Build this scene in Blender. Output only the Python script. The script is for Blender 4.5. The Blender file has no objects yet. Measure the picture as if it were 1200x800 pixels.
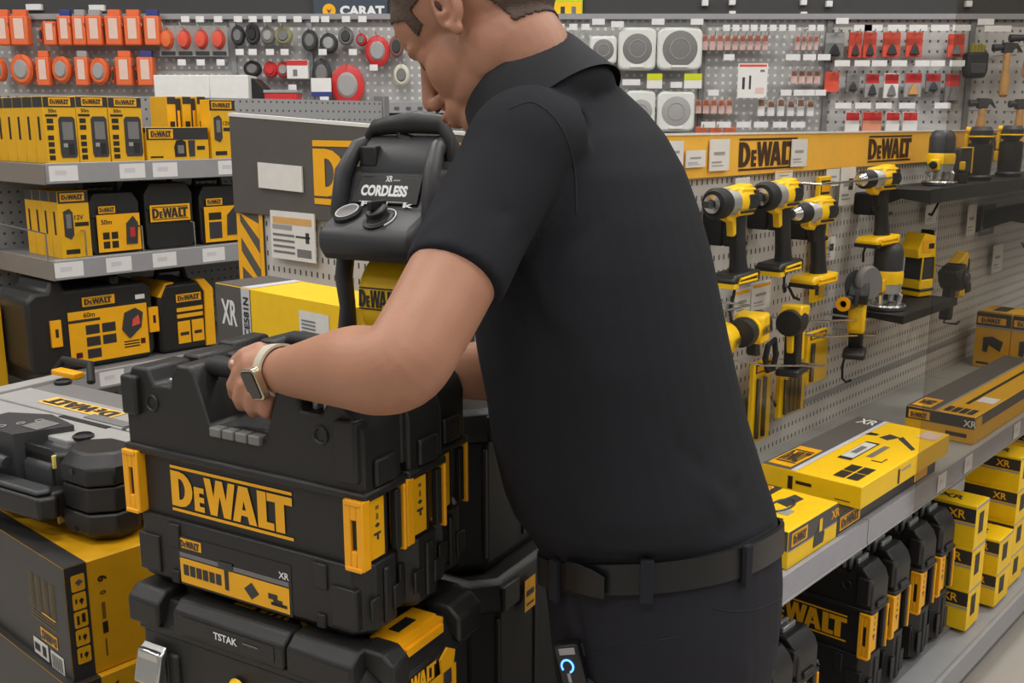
import bpy, bmesh, math, random
from math import sin, cos, pi, radians as R, sqrt, atan2
from mathutils import Matrix, Vector
random.seed(7)
C = bpy.context.scene.collection
ALL = []
# ---------------------------------------------------------------- camera maths
CAMZ, PITCH, F = 1.5, R(12.0), 1200.0
cp, sp = cos(PITCH), sin(PITCH)
def ray(px, py):
    u, v = (px - 600) / F, (400 - py) / F
    return Vector((u, cp + v * sp, -sp + v * cp))
def at(px, py, Y):
    d = ray(px, py); t = Y / d.y
    return Vector((d.x * t, Y, CAMZ + d.z * t))
def at_z(px, py, z):
    d = ray(px, py); t = (z - CAMZ) / d.z
    return Vector((d.x * t, d.y * t, z))
UD = Vector((0.672, 0.741, 0)).normalized()      # along the two aisle gondolas
ND = Vector((UD.y, -UD.x, 0))                    # out of their faces
RG = atan2(UD.y, UD.x)                           # local x = along, local y = into the shelf
RE = RG - pi / 2                                 # faces looking down the aisle (-UD)
def G(s, d, z): return UD * s - ND * d + Vector((0, 0, z))
def gp(px, py, d):
    r = ray(px, py); t = d / (-(ND.dot(r)))
    p = r * t
    return UD.dot(p), CAMZ + p.z
def gz(px, py, z):                               # s, d of the point at height z
    p = at_z(px, py, z); return UD.dot(p), -ND.dot(p)

# ---------------------------------------------------------------- materials
MATS = {}
def mat(name, col, rough=0.5, metal=0.0, noise=0.04, scale=30, bump=0.0, bscale=200, spec=0.5, emit=None, es=1.0):
    if name in MATS: return MATS[name]
    m = bpy.data.materials.new(name); m.use_nodes = True
    nt = m.node_tree; b = nt.nodes['Principled BSDF']
    b.inputs['Roughness'].default_value = rough; b.inputs['Metallic'].default_value = metal
    b.inputs['Specular IOR Level'].default_value = spec
    tc = nt.nodes.new('ShaderNodeTexCoord'); nz = nt.nodes.new('ShaderNodeTexNoise')
    nz.inputs['Scale'].default_value = scale; nz.inputs['Detail'].default_value = 3
    nt.links.new(tc.outputs['Object'], nz.inputs['Vector'])
    mr = nt.nodes.new('ShaderNodeMapRange')
    mr.inputs['To Min'].default_value = 1 - noise * 2; mr.inputs['To Max'].default_value = 1 + noise * 2
    nt.links.new(nz.outputs['Fac'], mr.inputs['Value'])
    vm = nt.nodes.new('ShaderNodeVectorMath'); vm.operation = 'SCALE'
    vm.inputs[0].default_value = col[:3]
    nt.links.new(mr.outputs['Result'], vm.inputs['Scale'])
    nt.links.new(vm.outputs['Vector'], b.inputs['Base Color'])
    if bump > 0:
        n2 = nt.nodes.new('ShaderNodeTexNoise'); n2.inputs['Scale'].default_value = bscale; n2.inputs['Detail'].default_value = 2
        nt.links.new(tc.outputs['Object'], n2.inputs['Vector'])
        bp = nt.nodes.new('ShaderNodeBump'); bp.inputs['Strength'].default_value = bump; bp.inputs['Distance'].default_value = 0.002
        nt.links.new(n2.outputs['Fac'], bp.inputs['Height']); nt.links.new(bp.outputs['Normal'], b.inputs['Normal'])
    if emit:
        b.inputs['Emission Color'].default_value = (*emit, 1); b.inputs['Emission Strength'].default_value = es
    MATS[name] = m
    return m
def S(r, g, b):                                   # sRGB 0-255 to linear
    f = lambda c: (c / 255 / 12.92) if c <= 10 else ((c / 255 + 0.055) / 1.055) ** 2.4
    return (f(r), f(g), f(b))
def peg(name, col, hole, sx, sz, hw, hh):
    """painted steel with punched slots, in object x / z"""
    m = bpy.data.materials.new(name); m.use_nodes = True
    nt = m.node_tree; b = nt.nodes['Principled BSDF']; N = nt.nodes.new; Lk = nt.links.new
    b.inputs['Roughness'].default_value = 0.5
    tc = N('ShaderNodeTexCoord'); sx_ = N('ShaderNodeSeparateXYZ'); Lk(tc.outputs['Object'], sx_.inputs[0])
    def mask(sock, step, half):
        a = N('ShaderNodeMath'); a.operation = 'DIVIDE'; Lk(sock, a.inputs[0]); a.inputs[1].default_value = step
        f = N('ShaderNodeMath'); f.operation = 'FRACT'; Lk(a.outputs[0], f.inputs[0])
        s = N('ShaderNodeMath'); s.operation = 'SUBTRACT'; Lk(f.outputs[0], s.inputs[0]); s.inputs[1].default_value = 0.5
        c = N('ShaderNodeMath'); c.operation = 'ABSOLUTE'; Lk(s.outputs[0], c.inputs[0])
        l = N('ShaderNodeMath'); l.operation = 'LESS_THAN'; Lk(c.outputs[0], l.inputs[0]); l.inputs[1].default_value = half / step
        return l.outputs[0]
    mx = mask(sx_.outputs['X'], sx, hw / 2); mz = mask(sx_.outputs['Z'], sz, hh / 2)
    mu = N('ShaderNodeMath'); mu.operation = 'MULTIPLY'; Lk(mx, mu.inputs[0]); Lk(mz, mu.inputs[1])
    mix = N('ShaderNodeMix'); mix.data_type = 'RGBA'; Lk(mu.outputs[0], mix.inputs['Factor'])
    mix.inputs['A'].default_value = (*col, 1); mix.inputs['B'].default_value = (*hole, 1)
    Lk(mix.outputs['Result'], b.inputs['Base Color'])
    MATS[name] = m
    return m
BLK = mat('black_moulded_plastic', S(35, 34, 33), 0.42, noise=.06, bump=.25, bscale=900)
BLK2 = mat('black_rubber', S(30, 30, 30), 0.6, noise=.06)
BLKG = mat('black_gloss_plastic', S(30, 30, 31), 0.22)
DGR = mat('charcoal_plastic', S(58, 58, 60), 0.45, bump=.15, bscale=700)
GRY = mat('grey_moulded_plastic', S(120, 118, 117), 0.5, bump=.2, bscale=700)
LGR = mat('light_grey_plastic', S(160, 158, 156), 0.5)
YEL = mat('tool_yellow_plastic', S(254, 203, 14), 0.38)
YBX = mat('yellow_printed_card', S(254, 205, 14), 0.45)
YB2 = mat('ochre_printed_card', S(230, 174, 16), 0.5)
ORL = mat('amber_latch_plastic', S(255, 178, 20), 0.35)
LGO = mat('logo_yellow', S(250, 180, 20), 0.4)
KBX = mat('black_printed_card', S(52, 50, 48), 0.42)
INK = mat('black_ink', S(40, 34, 20), 0.5)
HDR = mat('header_amber', S(250, 190, 70), 0.5)
WHT = mat('white_card', S(228, 226, 222), 0.55)
WPL = mat('white_plastic', S(218, 219, 214), 0.45)
CRD = mat('dark_grey_card', S(88, 84, 80), 0.6)
STL = mat('shelf_grey_steel', S(150, 150, 152), 0.45, metal=0.0)
SDK = mat('shelf_dark_steel', S(120, 118, 118), 0.5)
CHR = mat('chrome_steel', S(210, 210, 210), 0.25, metal=1.0)
ALU = mat('cast_aluminium', S(190, 190, 188), 0.4, metal=0.7)
PEGR = peg('pegboard_light_grey', S(200, 197, 193), S(70, 68, 66), 0.0205, 0.034, 0.0055, 0.012)
PEGL = peg('pegboard_mid_grey', S(150, 150, 150), S(70, 70, 70), 0.025, 0.03, 0.007, 0.007)
PEGW = peg('pegboard_back_wall', S(168, 167, 165), S(215, 214, 212), 0.034, 0.034, 0.012, 0.012)
PEGW2 = peg('pegboard_slotted', S(188, 186, 183), S(95, 93, 90), 0.037, 0.045, 0.010, 0.012)
RED = mat('red_plastic', S(205, 50, 50), 0.45)
REDC = mat('red_printed_card', S(222, 84, 62), 0.5)
ORG = mat('orange_plastic', S(228, 108, 58), 0.45)
TAG = mat('price_tag_paper', S(225, 223, 222), 0.6)
GRN = mat('lime_card', S(205, 210, 30), 0.55)
WOD = mat('ash_wood', S(200, 150, 90), 0.5, noise=.12, scale=12)
BLU = mat('blue_card', S(50, 60, 130), 0.5)
NAV = mat('navy_sign_board', S(60, 70, 84), 0.5)
WIN = mat('white_ink', S(232, 232, 232), 0.5)
def glassy(name, tint, mixg, rough=0.05):
    m = bpy.data.materials.new(name); m.use_nodes = True; nt = m.node_tree
    nt.nodes.clear(); o = nt.nodes.new('ShaderNodeOutputMaterial')
    t = nt.nodes.new('ShaderNodeBsdfTransparent'); t.inputs[0].default_value = (*tint, 1)
    g = nt.nodes.new('ShaderNodeBsdfGlossy'); g.inputs['Roughness'].default_value = rough
    mx = nt.nodes.new('ShaderNodeMixShader'); mx.inputs[0].default_value = mixg
    nt.links.new(t.outputs[0], mx.inputs[1]); nt.links.new(g.outputs[0], mx.inputs[2]); nt.links.new(mx.outputs[0], o.inputs[0])
    MATS[name] = m; return m
CLR = glassy('clear_plastic', (.93, .93, .93), 0.12, .15)
PANE = glassy('smoked_acrylic', (.84, .82, .79), 0.04, .12)

# ---------------------------------------------------------------- text meshes
_txt = {}
def text_mesh(s, bold=0.02):
    k = (s, bold)
    if k in _txt: return _txt[k]
    cu = bpy.data.curves.new('lettering', 'FONT'); cu.body = s; cu.offset = bold; cu.resolution_u = 3; cu.size = 1.0
    o = bpy.data.objects.new('lettering', cu); C.objects.link(o)
    bpy.context.view_layer.update()
    me = bpy.data.meshes.new_from_object(o.evaluated_get(bpy.context.evaluated_depsgraph_get()))
    vs = [v.co.copy() for v in me.vertices]; fs = [list(p.vertices) for p in me.polygons]
    x0 = min(v.x for v in vs); x1 = max(v.x for v in vs); z0 = min(v.y for v in vs); z1 = max(v.y for v in vs)
    out = ([((v.x - x0) / (x1 - x0), (v.y - z0) / (z1 - z0)) for v in vs], fs, (x1 - x0) / (z1 - z0))
    bpy.data.objects.remove(o); bpy.data.curves.remove(cu); bpy.data.meshes.remove(me)
    _txt[k] = out
    return out

class M:
    """collects faces (with a material each) and links them as one mesh"""
    def __init__(s): s.v = []; s.f = []; s.m = []; s.mats = []; s.T = Matrix.Identity(4)
    def mi(s, m):
        if m not in s.mats: s.mats.append(m)
        return s.mats.index(m)
    def add(s, vs, fs, m):
        b = len(s.v); k = s.mi(m); T = s.T
        s.v += [T @ Vector(v) for v in vs]
        s.f += [[i + b for i in f] for f in fs]; s.m += [k] * len(fs)
        return s
    def bx(s, x0, x1, y0, y1, z0, z1, m):
        vs = [(x, y, z) for z in (z0, z1) for y in (y0, y1) for x in (x0, x1)]
        return s.add(vs, [(0, 2, 3, 1), (4, 5, 7, 6), (0, 1, 5, 4), (2, 6, 7, 3), (0, 4, 6, 2), (1, 3, 7, 5)], m)
    def prism(s, pts, ax, a, b, m):
        n = len(pts)
        ar = sum(pts[i][0] * pts[(i + 1) % n][1] - pts[(i + 1) % n][0] * pts[i][1] for i in range(n))
        if ar < 0: pts = pts[::-1]
        def P(p, t): return {'y': (p[0], t, p[1]), 'z': (p[0], p[1], t), 'x': (t, p[0], p[1])}[ax]
        vs = [P(p, a) for p in pts] + [P(p, b) for p in pts]
        lo, hi = list(range(n)), list(range(n, 2 * n))
        side = [(i, (i + 1) % n, n + (i + 1) % n, n + i) for i in range(n)]
        if ax == 'y': fs = [lo, hi[::-1]] + [f[::-1] for f in side]
        else: fs = [lo[::-1], hi] + side
        return s.add(vs, fs, m)
    def cyl(s, p0, p1, r0, m, r1=None, n=16, caps=True):
        p0, p1 = Vector(p0), Vector(p1); r1 = r0 if r1 is None else r1
        a = (p1 - p0).normalized(); b = a.orthogonal().normalized(); c = a.cross(b)
        vs = [p0 + (b * cos(2 * pi * i / n) + c * sin(2 * pi * i / n)) * r0 for i in range(n)]
        vs += [p1 + (b * cos(2 * pi * i / n) + c * sin(2 * pi * i / n)) * r1 for i in range(n)]
        fs = [(i, (i + 1) % n, n + (i + 1) % n, n + i) for i in range(n)]
        if caps: fs += [list(range(n))[::-1], list(range(n, 2 * n))]
        return s.add(vs, fs, m)
    def lathe(s, prof, m, n=24, o=(0, 0, 0), ax=(0, 0, 1), ring=False):
        """prof = [(r, h)] about axis ax through o"""
        o = Vector(o); a = Vector(ax).normalized(); b = a.orthogonal().normalized(); c = a.cross(b)
        vs = []; k = len(prof)
        for r, h in prof:
            vs += [o + a * h + (b * cos(2 * pi * i / n) + c * sin(2 * pi * i / n)) * max(r, 1e-5) for i in range(n)]
        fs = []
        for j in range(k - 1):
            fs += [(j * n + i, j * n + (i + 1) % n, (j + 1) * n + (i + 1) % n, (j + 1) * n + i) for i in range(n)]
        if ring: fs += [((k - 1) * n + i, (k - 1) * n + (i + 1) % n, (i + 1) % n, i) for i in range(n)]
        else: fs += [list(range(n))[::-1], [(k - 1) * n + i for i in range(n)]]
        return s.add(vs, fs, m)
    def tube(s, pts, r, m, n=8, closed=False):
        pts = [Vector(p) for p in pts]; k = len(pts); rr = r if isinstance(r, (list, tuple)) else [r] * k
        vs = []; prev = None
        for i, p in enumerate(pts):
            a = pts[(i + 1) % k] - pts[i - 1] if (closed or 0 < i < k - 1) else (pts[1] - pts[0] if i == 0 else pts[-1] - pts[-2])
            a.normalize()
            b = a.orthogonal().normalized() if prev is None else (prev - a * prev.dot(a)).normalized()
            prev = b; c = a.cross(b)
            vs += [p + (b * cos(2 * pi * j / n) + c * sin(2 * pi * j / n)) * rr[i] for j in range(n)]
        fs = []
        for i in range(k if closed else k - 1):
            i2 = (i + 1) % k
            fs += [(i * n + j, i * n + (j + 1) % n, i2 * n + (j + 1) % n, i2 * n + j) for j in range(n)]
        if not closed: fs += [list(range(n))[::-1], [(k - 1) * n + j for j in range(n)]]
        return s.add(vs, fs, m)
    def ell(s, c, r, m, n=20, k=12, Rm=None):
        c = Vector(c); vs = []
        for j in range(k + 1):
            th = pi * j / k
            for i in range(n):
                v = Vector((r[0] * sin(th) * cos(2 * pi * i / n), r[1] * sin(th) * sin(2 * pi * i / n), r[2] * cos(th)))
                vs.append(c + (Rm @ v if Rm else v))
        fs = []
        for j in range(k):
            for i in range(n):
                a, b, c_, e = j * n + i, (j + 1) * n + i, (j + 1) * n + (i + 1) % n, j * n + (i + 1) % n
                fs.append((0, b, c_) if j == 0 else ((a, k * n, e) if j == k - 1 else (a, b, c_, e)))
        return s.add(vs, fs, m)
    def loft(s, rings, m, cap=True):
        n = len(rings[0]); vs = [p for r in rings for p in r]; fs = []
        for j in range(len(rings) - 1):
            fs += [(j * n + i, j * n + (i + 1) % n, (j + 1) * n + (i + 1) % n, (j + 1) * n + i) for i in range(n)]
        if cap: fs += [list(range(n))[::-1], [(len(rings) - 1) * n + i for i in range(n)]]
        return s.add(vs, fs, m)
    # prints: flat pieces on the local plane y = y (seen from -y)
    def rect(s, x0, x1, z0, z1, y, m): return s.add([(x0, y, z0), (x1, y, z0), (x1, y, z1), (x0, y, z1)], [(0, 1, 2, 3)], m)
    def poly(s, pts, y, m): return s.add([(p[0], y, p[1]) for p in pts], [list(range(len(pts)))], m)
    def text(s, t, x, z, h, y, m, w=None, bold=0.02, align='l'):
        pts, fs, asp = text_mesh(t, bold); w = w or asp * h
        if align == 'c': x -= w / 2
        return s.add([(x + a * w, y, z + b * h) for a, b in pts], fs, m)
    def logo(s, x, z, w, y, m, h=None, bars=True):
        """the maker's word mark between two bars; x,z = lower left"""
        H = h or w * 0.36; q = []
        def Q(*p): q.append(p)
        b0, b1 = (0.115, 0.885) if bars else (0, 1)
        def Z(t): return b0 + (b1 - b0) * t
        if bars: Q((0, 0), (1, 0), (1, .065), (0, .065)); Q((0, .935), (1, .935), (1, 1), (0, 1))
        st = .068
        Q((0, Z(0)), (st, Z(0)), (st, Z(1)), (0, Z(1)))
        k = 8; cx = .075
        Q((st, Z(0)), (cx, Z(0)), (cx, Z(.2)), (st, Z(.2))); Q((st, Z(.8)), (cx, Z(.8)), (cx, Z(1)), (st, Z(1)))
        for i in range(k):
            a, b = -pi / 2 + pi * i / k, -pi / 2 + pi * (i + 1) / k
            O = lambda t: (cx + .112 * cos(t), Z(.5 + .5 * sin(t))); I = lambda t: (cx + .046 * cos(t), Z(.5 + .30 * sin(t)))
            Q(O(a), O(b), I(b), I(a))
        Q((.200, Z(0)), (.245, Z(0)), (.245, Z(.68)), (.200, Z(.68)))
        for zz in (0, .265, .53): Q((.245, Z(zz)), (.285, Z(zz)), (.285, Z(zz + .15)), (.245, Z(zz + .15)))
        def D(xa, xb, za, zb, wd=.06): Q((xa, Z(za)), (xa + wd, Z(za)), (xb + wd, Z(zb)), (xb, Z(zb)))
        D(.335, .290, 0, 1, .056); D(.343, .392, 0, 1, .048); D(.447, .398, 0, 1, .048); D(.448, .494, 0, 1, .056)
        D(.522, .580, 0, 1, .060); D(.656, .592, 0, 1, .062)
        Q((.565, Z(.2)), (.66, Z(.2)), (.65, Z(.36)), (.58, Z(.36)))
        Q((.728, Z(0)), (.798, Z(0)), (.798, Z(1)), (.728, Z(1))); Q((.798, Z(0)), (.855, Z(0)), (.855, Z(.2)), (.798, Z(.2)))
        Q((.805, Z(.78)), (1, Z(.78)), (1, Z(1)), (.805, Z(1))); Q((.868, Z(0)), (.938, Z(0)), (.938, Z(.78)), (.868, Z(.78)))
        for qi, p in enumerate(q):
            ar = sum(p[i][0] * p[(i + 1) % 4][1] - p[(i + 1) % 4][0] * p[i][1] for i in range(4))
            p = p if ar > 0 else p[::-1]
            s.poly([(x + a * w, z + b * H) for a, b in p], y - qi * 1.2e-5, m)
        return s
    def build(s, name, parent=None, bevel=0.0, seg=2, smooth=True, ang=35, label=None):
        me = bpy.data.meshes.new(name)
        me.from_pydata([tuple(v) for v in s.v], [], s.f)
        for m in s.mats: me.materials.append(m)
        me.polygons.foreach_set('material_index', s.m)
        me.validate(); me.update()
        if smooth:
            me.polygons.foreach_set('use_smooth', [True] * len(me.polygons))
            me.set_sharp_from_angle(angle=R(ang))
        o = bpy.data.objects.new(name, me); C.objects.link(o)
        if parent is not None: o.parent = parent
        if bevel > 0:
            b = o.modifiers.new('bevel', 'BEVEL'); b.width = bevel; b.segments = seg; b.limit_method = 'ANGLE'; b.angle_limit = R(40)
            b.harden_normals = False
        if label: o['label'] = label
        return o
def tag(o, label, cat, group=None, kind=None):
    o['label'] = label; o['category'] = cat
    if group: o['group'] = group
    if kind: o['kind'] = kind
    return o
def thing(name, label, cat, loc=(0, 0, 0), rz=0.0, group=None, rx=0.0, ry=0.0):
    o = bpy.data.objects.new(name, None); C.objects.link(o); o.empty_display_size = 0.05
    o.location = loc; o.rotation_euler = (rx, ry, rz)
    return tag(o, label, cat, group)
def struct(o): o['kind'] = 'structure'; return o
KIDS = {}
def dup(root, loc, rz=None, label=None, group=None, rot=None):
    def cc(o, par):
        c = o.copy(); C.objects.link(c); c.parent = par
        for ch in o.children: cc(ch, c)
        return c
    c = cc(root, None); c.location = loc
    if rz is not None: c.rotation_euler = (0, 0, rz)
    if rot is not None: c.rotation_euler = rot
    if label: c['label'] = label
    if group: c['group'] = group
    return c
ORD = ['first', 'second', 'third', 'fourth', 'fifth', 'sixth', 'seventh', 'eighth', 'ninth', 'tenth', 'eleventh', 'twelfth', 'thirteenth', 'fourteenth', 'fifteenth', 'sixteenth', 'seventeenth', 'eighteenth', 'nineteenth', 'twentieth']
# ================================================================ camera, light, room
cam = bpy.data.cameras.new('camera'); cam.sensor_width = 36; cam.lens = 36; cam.clip_start = 0.05
co = bpy.data.objects.new('camera', cam); C.objects.link(co); co.location = (0, 0, CAMZ); co.rotation_euler = (pi / 2 - PITCH, 0, 0)
sc = bpy.context.scene; sc.camera = co
sc.view_settings.view_transform = 'Standard'; sc.view_settings.look = 'None'; sc.view_settings.gamma = 1; sc.view_settings.exposure = 0.0
w = bpy.data.worlds.new('store_air'); sc.world = w; w.use_nodes = True
w.node_tree.nodes['Background'].inputs[0].default_value = (1.0, .985, .965, 1); w.node_tree.nodes['Background'].inputs[1].default_value = 0.28
FLR = mat('grey_beige_tiles', S(178, 170, 160), 0.45, noise=.06, scale=4)
o = M().bx(-6, 9, -3, 8, -.05, 0, FLR).build('floor', smooth=False); struct(o)
CEI = mat('ceiling_white', S(200, 200, 198), 0.8)
o = M().bx(-6, 9, -3, 8, 4.3, 4.4, CEI).build('ceiling', smooth=False); struct(o)
LMP = mat('lamp_tube', (1, 1, 1), .5, emit=(1, .985, .955), es=6)
for j, y in enumerate((-1.2, 0.9, 3.0, 5.0)):
    for i, x in enumerate((-3.2, -0.6, 2.0, 4.6)):
        t = thing('ceiling_light', 'long white ceiling light above the shop aisle', 'ceiling light', (x, y, 3.9), 0, 'ceiling lights')
        M().bx(-.6, .6, -.08, .08, .02, .09, WPL).build('housing', t, .005)
        M().bx(-.58, .58, -.06, .06, 0.0, .02, LMP).build('diffuser', t)
        for hx in (-.4, .4): M().cyl((hx, 0, .09), (hx, 0, .40), .004, STL, n=6).build('hanger', t)
        ld = bpy.data.lights.new('lamp', 'AREA'); ld.shape = 'RECTANGLE'; ld.size = 1.2; ld.size_y = .3; ld.energy = 27 if y < 2 else 40; ld.color = (1, .985, .955)
        lo = bpy.data.objects.new('lamp', ld); C.objects.link(lo); lo.location = (x, y, 3.88)

# ---- back wall
YW = 4.85
def wz(py, Y=YW): return at(600, py, Y).z
zt = wz(20)
DKW = mat('dark_fascia', S(58, 57, 57), 0.6)
struct(M().bx(-6, 9, YW + .03, YW + .12, 0, 4.3, DKW).build('wall_back', smooth=False))
o = M().bx(-4, at(967, 100, YW).x, YW, YW + .03, .1, zt, PEGW).build('wall_panel_slotted', smooth=False); struct(o)
o = M().bx(at(967, 100, YW).x, 6.5, YW, YW + .03, .1, zt, PEGW2).build('wall_panel_punched', smooth=False); struct(o)
struct(M().bx(-4, 6.5, YW - .03, YW + .03, zt - .012, zt + .012, STL).build('trim_1', smooth=False))
for k, px in enumerate((276, 365, 512, 822, 968, 1134)):
    X = at(px, 90, YW).x
    struct(M().bx(X - .012, X + .012, YW - .015, YW, .1, zt, SDK if px > 800 else STL).build('trim_%d' % (k + 2), smooth=False))
    if px > 700:
        for j in range(7):
            pass
# small white clips along the dark fascia
for px, py in ((38, 8), (112, 9), (859, 2), (859, 16), (827, 3), (973, 4), (943, 2), (943, 17), (1137, 4)):
    p = at(px, py, YW)
    ww = .035 if px < 200 else .014
    o = M().bx(-ww, ww, -.004, .02, -.013, .013, TAG).build('shelf_clip', bevel=.002); o.location = (p.x, p.y + .012, p.z)
    tag(o, 'small white clip on the dark fascia above the back wall', 'clip', 'white clips on the dark fascia')

# ---- steel wall shelf and what stands on it
a, b = at(172, 120, 4.5), at(535, 120, 4.5)
t = thing('wall_shelf', 'narrow grey steel shelf below the discs on the back wall', 'shelf', (a.x, 4.5, a.z), 0)
L = b.x - a.x
M().bx(0, L, 0, .35, -.02, 0, STL).bx(0, L, -.004, .004, -.045, .004, STL).build('shelf_board', t, .002)
m = M()
for i in range(int(L / .05)): m.bx(i * .05 + .01, i * .05 + .03, -.007, -.004, -.03, -.018, CRD)
m.build('slot_strip', t)
t = thing('storage_rack', 'grey steel rack of dim stock under the wall shelf', 'rack', (a.x, 4.52, 0), 0)
M().bx(.0, L, .05, .32, .0, a.z - .03, CRD).build('rack_back', t)
for i in range(9): M().bx(.3 + i * .13, .38 + i * .13, .0, .05, a.z - .14, a.z - .06, [WPL, DGR, STL][i % 3]).build('bin_front', t, .004)

# ---------------------------------------------------------------- goods on the back wall
YG = YW - .05
def wp(px, py, Y=YG): return at(px, py, Y)
def wsz(px0, px1, py0, py1, Y=YG):
    p, q = wp(px0, py1, Y), wp(px1, py0, Y); return p, q.x - p.x, q.z - p.z
def hook(parent, w, h, y0=.0, y1=.05):
    return M().tube([(w / 2, y1, h - .01), (w / 2, y0 - .06, h - .01), (w / 2, y0 - .07, h + .01)], .0025, CHR, 6).build('hook', parent)
def tape_box(px0, px1, py0, py1, cap, label):
    p, w, h = wsz(px0, px1, py0, py1)
    t = thing('tape_measure_pack', label, 'tape measure', (p.x, YG, p.z), 0, 'boxed orange tapes on the back wall')
    M().bx(0, w, -.05, .0, 0, h * .82, ORG).build('pack', t, .006)
    M().rect(w * .25, w * .78, h * .18, h * .75, -.0515, mat('pale_salmon_print', S(228, 196, 182))).build('printed_panel', t)
    if cap: M().bx(w * .12, w * .88, -.03, 0, h * .82, h, cap).build('hang_tab', t, .003)
    return t
caps = [ORG, ORG, None, BLU, LGR, LGR, ORG, ORG, BLU]
cn = {id(ORG): 'an orange', id(BLU): 'a blue', id(LGR): 'a grey', id(None): 'no'}
for i, ((a_, b_), c_) in enumerate(zip(((2, 14), (19, 36), (57, 69), (74, 86), (91, 103), (107, 122), (129, 145), (151, 167), (174, 189)), caps)):
    tape_box(a_, b_, 12 if c_ else 20, 54, c_, 'slim orange pack with %s tab, %s from the left on the top hooks' % (cn[id(c_)], ORD[i]))
for i, (a_, b_, c_) in enumerate(((49, 61, ORG), (94, 106, LGR), (141, 157, ORG), (166, 182, BLU))):
    tape_box(a_, b_, 60, 101, c_, 'orange pack with %s tab, %s from the left on the second row of hooks' % (cn[id(c_)], ORD[i]))
def coil(px, py, rx, rz, c1, c2, label, name='tape_reel', cat='tape measure', grp=None, dep=.04):
    p = wp(px, py); w = rx * YG / 1200; h = rz * YG / 1200
    t = thing(name, label, cat, (p.x, YG, p.z), 0, grp)
    m = M(); m.lathe([(.0, -dep), (.8, -dep), (1, -dep * .7), (1, -.0), (0, 0)], c1, 24, ax=(0, 1, 0))
    m.v = [Vector((v.x * w, v.y, v.z * h)) for v in m.v]; m.build('reel', t)
    m = M(); m.lathe([(.0, -dep - .008), (.5, -dep - .008), (.62, -dep), (0, -dep)], c2, 20, ax=(0, 1, 0))
    m.v = [Vector((v.x * w, v.y, v.z * h)) for v in m.v]; m.build('hub', t)
    M().tube([(0, .05, h), (0, -dep - .03, h), (0, -dep - .035, h + .012)], .0025, CHR, 6).build('hook', t)
    return t
for i, (px, py, a_, b_) in enumerate(((29, 82, 13, 17), (75, 82, 11, 15), (119, 84, 11, 15))):
    coil(px, py, a_, b_, ORG, LGR, 'round orange tape reel with grey hub, %s from the left on the second row' % ORD[i], grp='round orange tape reels')
coil(3, 82, 6, 13, ORG, LGR, 'round orange tape reel at the left edge of the second row', grp='round orange tape reels')
# smaller reels behind the packs
for i, px in enumerate((17, 50, 70, 88, 105, 126, 149, 171)):
    p = wp(px, 41); t = coil(px, 41, 2.4, 9, ORG, DGR, 'thin orange reel between the packs, %s from the left on the top hooks' % ORD[i], grp='thin reels between packs', dep=.02)
for i, px in enumerate((45, 91, 134, 161)):
    coil(px, 88, 2.4, 10, ORG, DGR, 'thin orange reel between the packs, %s from the left on the second row' % ORD[i], grp='thin reels between packs', dep=.02)
for i, (px, c) in enumerate(((197, ORG), (217, REDC), (237, REDC), (257, REDC))):
    p, w, h = wsz(px - 9, px + 9, 30, 66)
    t = thing('blister_pack', 'clear blister card with round orange tape, %s from the left above the white boxes' % ORD[i], 'blister pack', (p.x, YG, p.z), 0, 'round tapes in blister cards')
    M().bx(0, w, -.004, 0, 0, h, LGR).build('card', t)
    m = M(); m.lathe([(0, -.04), (.75, -.035), (1, 0), (0, 0)], c, 20, ax=(0, 1, 0)); m.v = [Vector((w / 2 + v.x * w * .38, v.y - .004, h * .55 + v.z * h * .33)) for v in m.v]; m.build('tape', t)
    M().bx(w * .1, w * .9, -.006, -.004, .004, h * .16, DGR).build('footer', t)
    hook(t, w, h)
for i, (a_, b_) in enumerate(((181, 244), (246, 290))):
    p, w, h = wsz(a_, b_, 79, 111, 4.5)
    t = thing('white_box', 'plain white carton on the wall shelf, %s' % ('wider one on the left' if i == 0 else 'narrower one on the right'), 'box', (p.x, 4.5, at(172, 120, 4.5).z + .001), 0, 'plain white cartons')
    M().bx(0, w, 0, .16, 0, h, WHT).build('carton', t, .004)
    M().bx(w * .48, w * .52, -.001, .16, h, h + .001, TAG).build('tape_seam', t)
# discs
dl = [(280, 42, 7.5, 11, DGR, GRY, 'dark grey disc'), (297, 40, 8, 12, DGR, BLK, 'charcoal disc'), (315, 42, 8, 10, GRY, LGR, 'pale ringed disc'), (333, 42, 10, 10, mat('olive_abrasive', S(150, 146, 105)), GRY, 'olive disc'),
      (364, 48, 9, 12, DGR, GRY, 'dark ring disc'), (386, 51, 10, 11, DGR, LGR, 'dark disc with pale hub'), (406, 43, 8.5, 10, GRY, DGR, 'mid grey disc'), (424, 47, 6, 7, RED, GRY, 'small red disc'),
      (443, 60, 14, 17, RED, LGR, 'medium red disc'), (465, 55, 8, 12, mat('brown_abrasive', S(130, 90, 80)), DGR, 'brown disc'), (297, 81, 10, 9, BLK, GRY, 'black roll'), (318, 82, 8, 9, RED, RED, 'red cup disc'),
      (333, 82, 8, 9, RED, LGR, 'red cup disc with pale hub'), (378, 87, 11, 17, DGR, GRY, 'large dark grey disc'), (408, 100, 19, 23, RED, LGR, 'largest red disc'), (471, 88, 9, 12, mat('cream_felt', S(215, 210, 190)), GRY, 'cream felt ring')]
for px, py, a_, b_, c1, c2, nm in dl:
    coil(px, py, a_, b_, c1, c2, '%s hanging on the back wall beneath the dark sign' % nm if nm != 'red cup disc' else 'plain red cup disc hanging beside the black roll', 'abrasive_disc', 'disc', 'discs on the back wall', .03)
p, w, h = wsz(339, 363, 71, 93); t = thing('disc_box', 'white box with a red top stripe beside the red cup discs', 'box', (p.x, YG, p.z))
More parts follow.
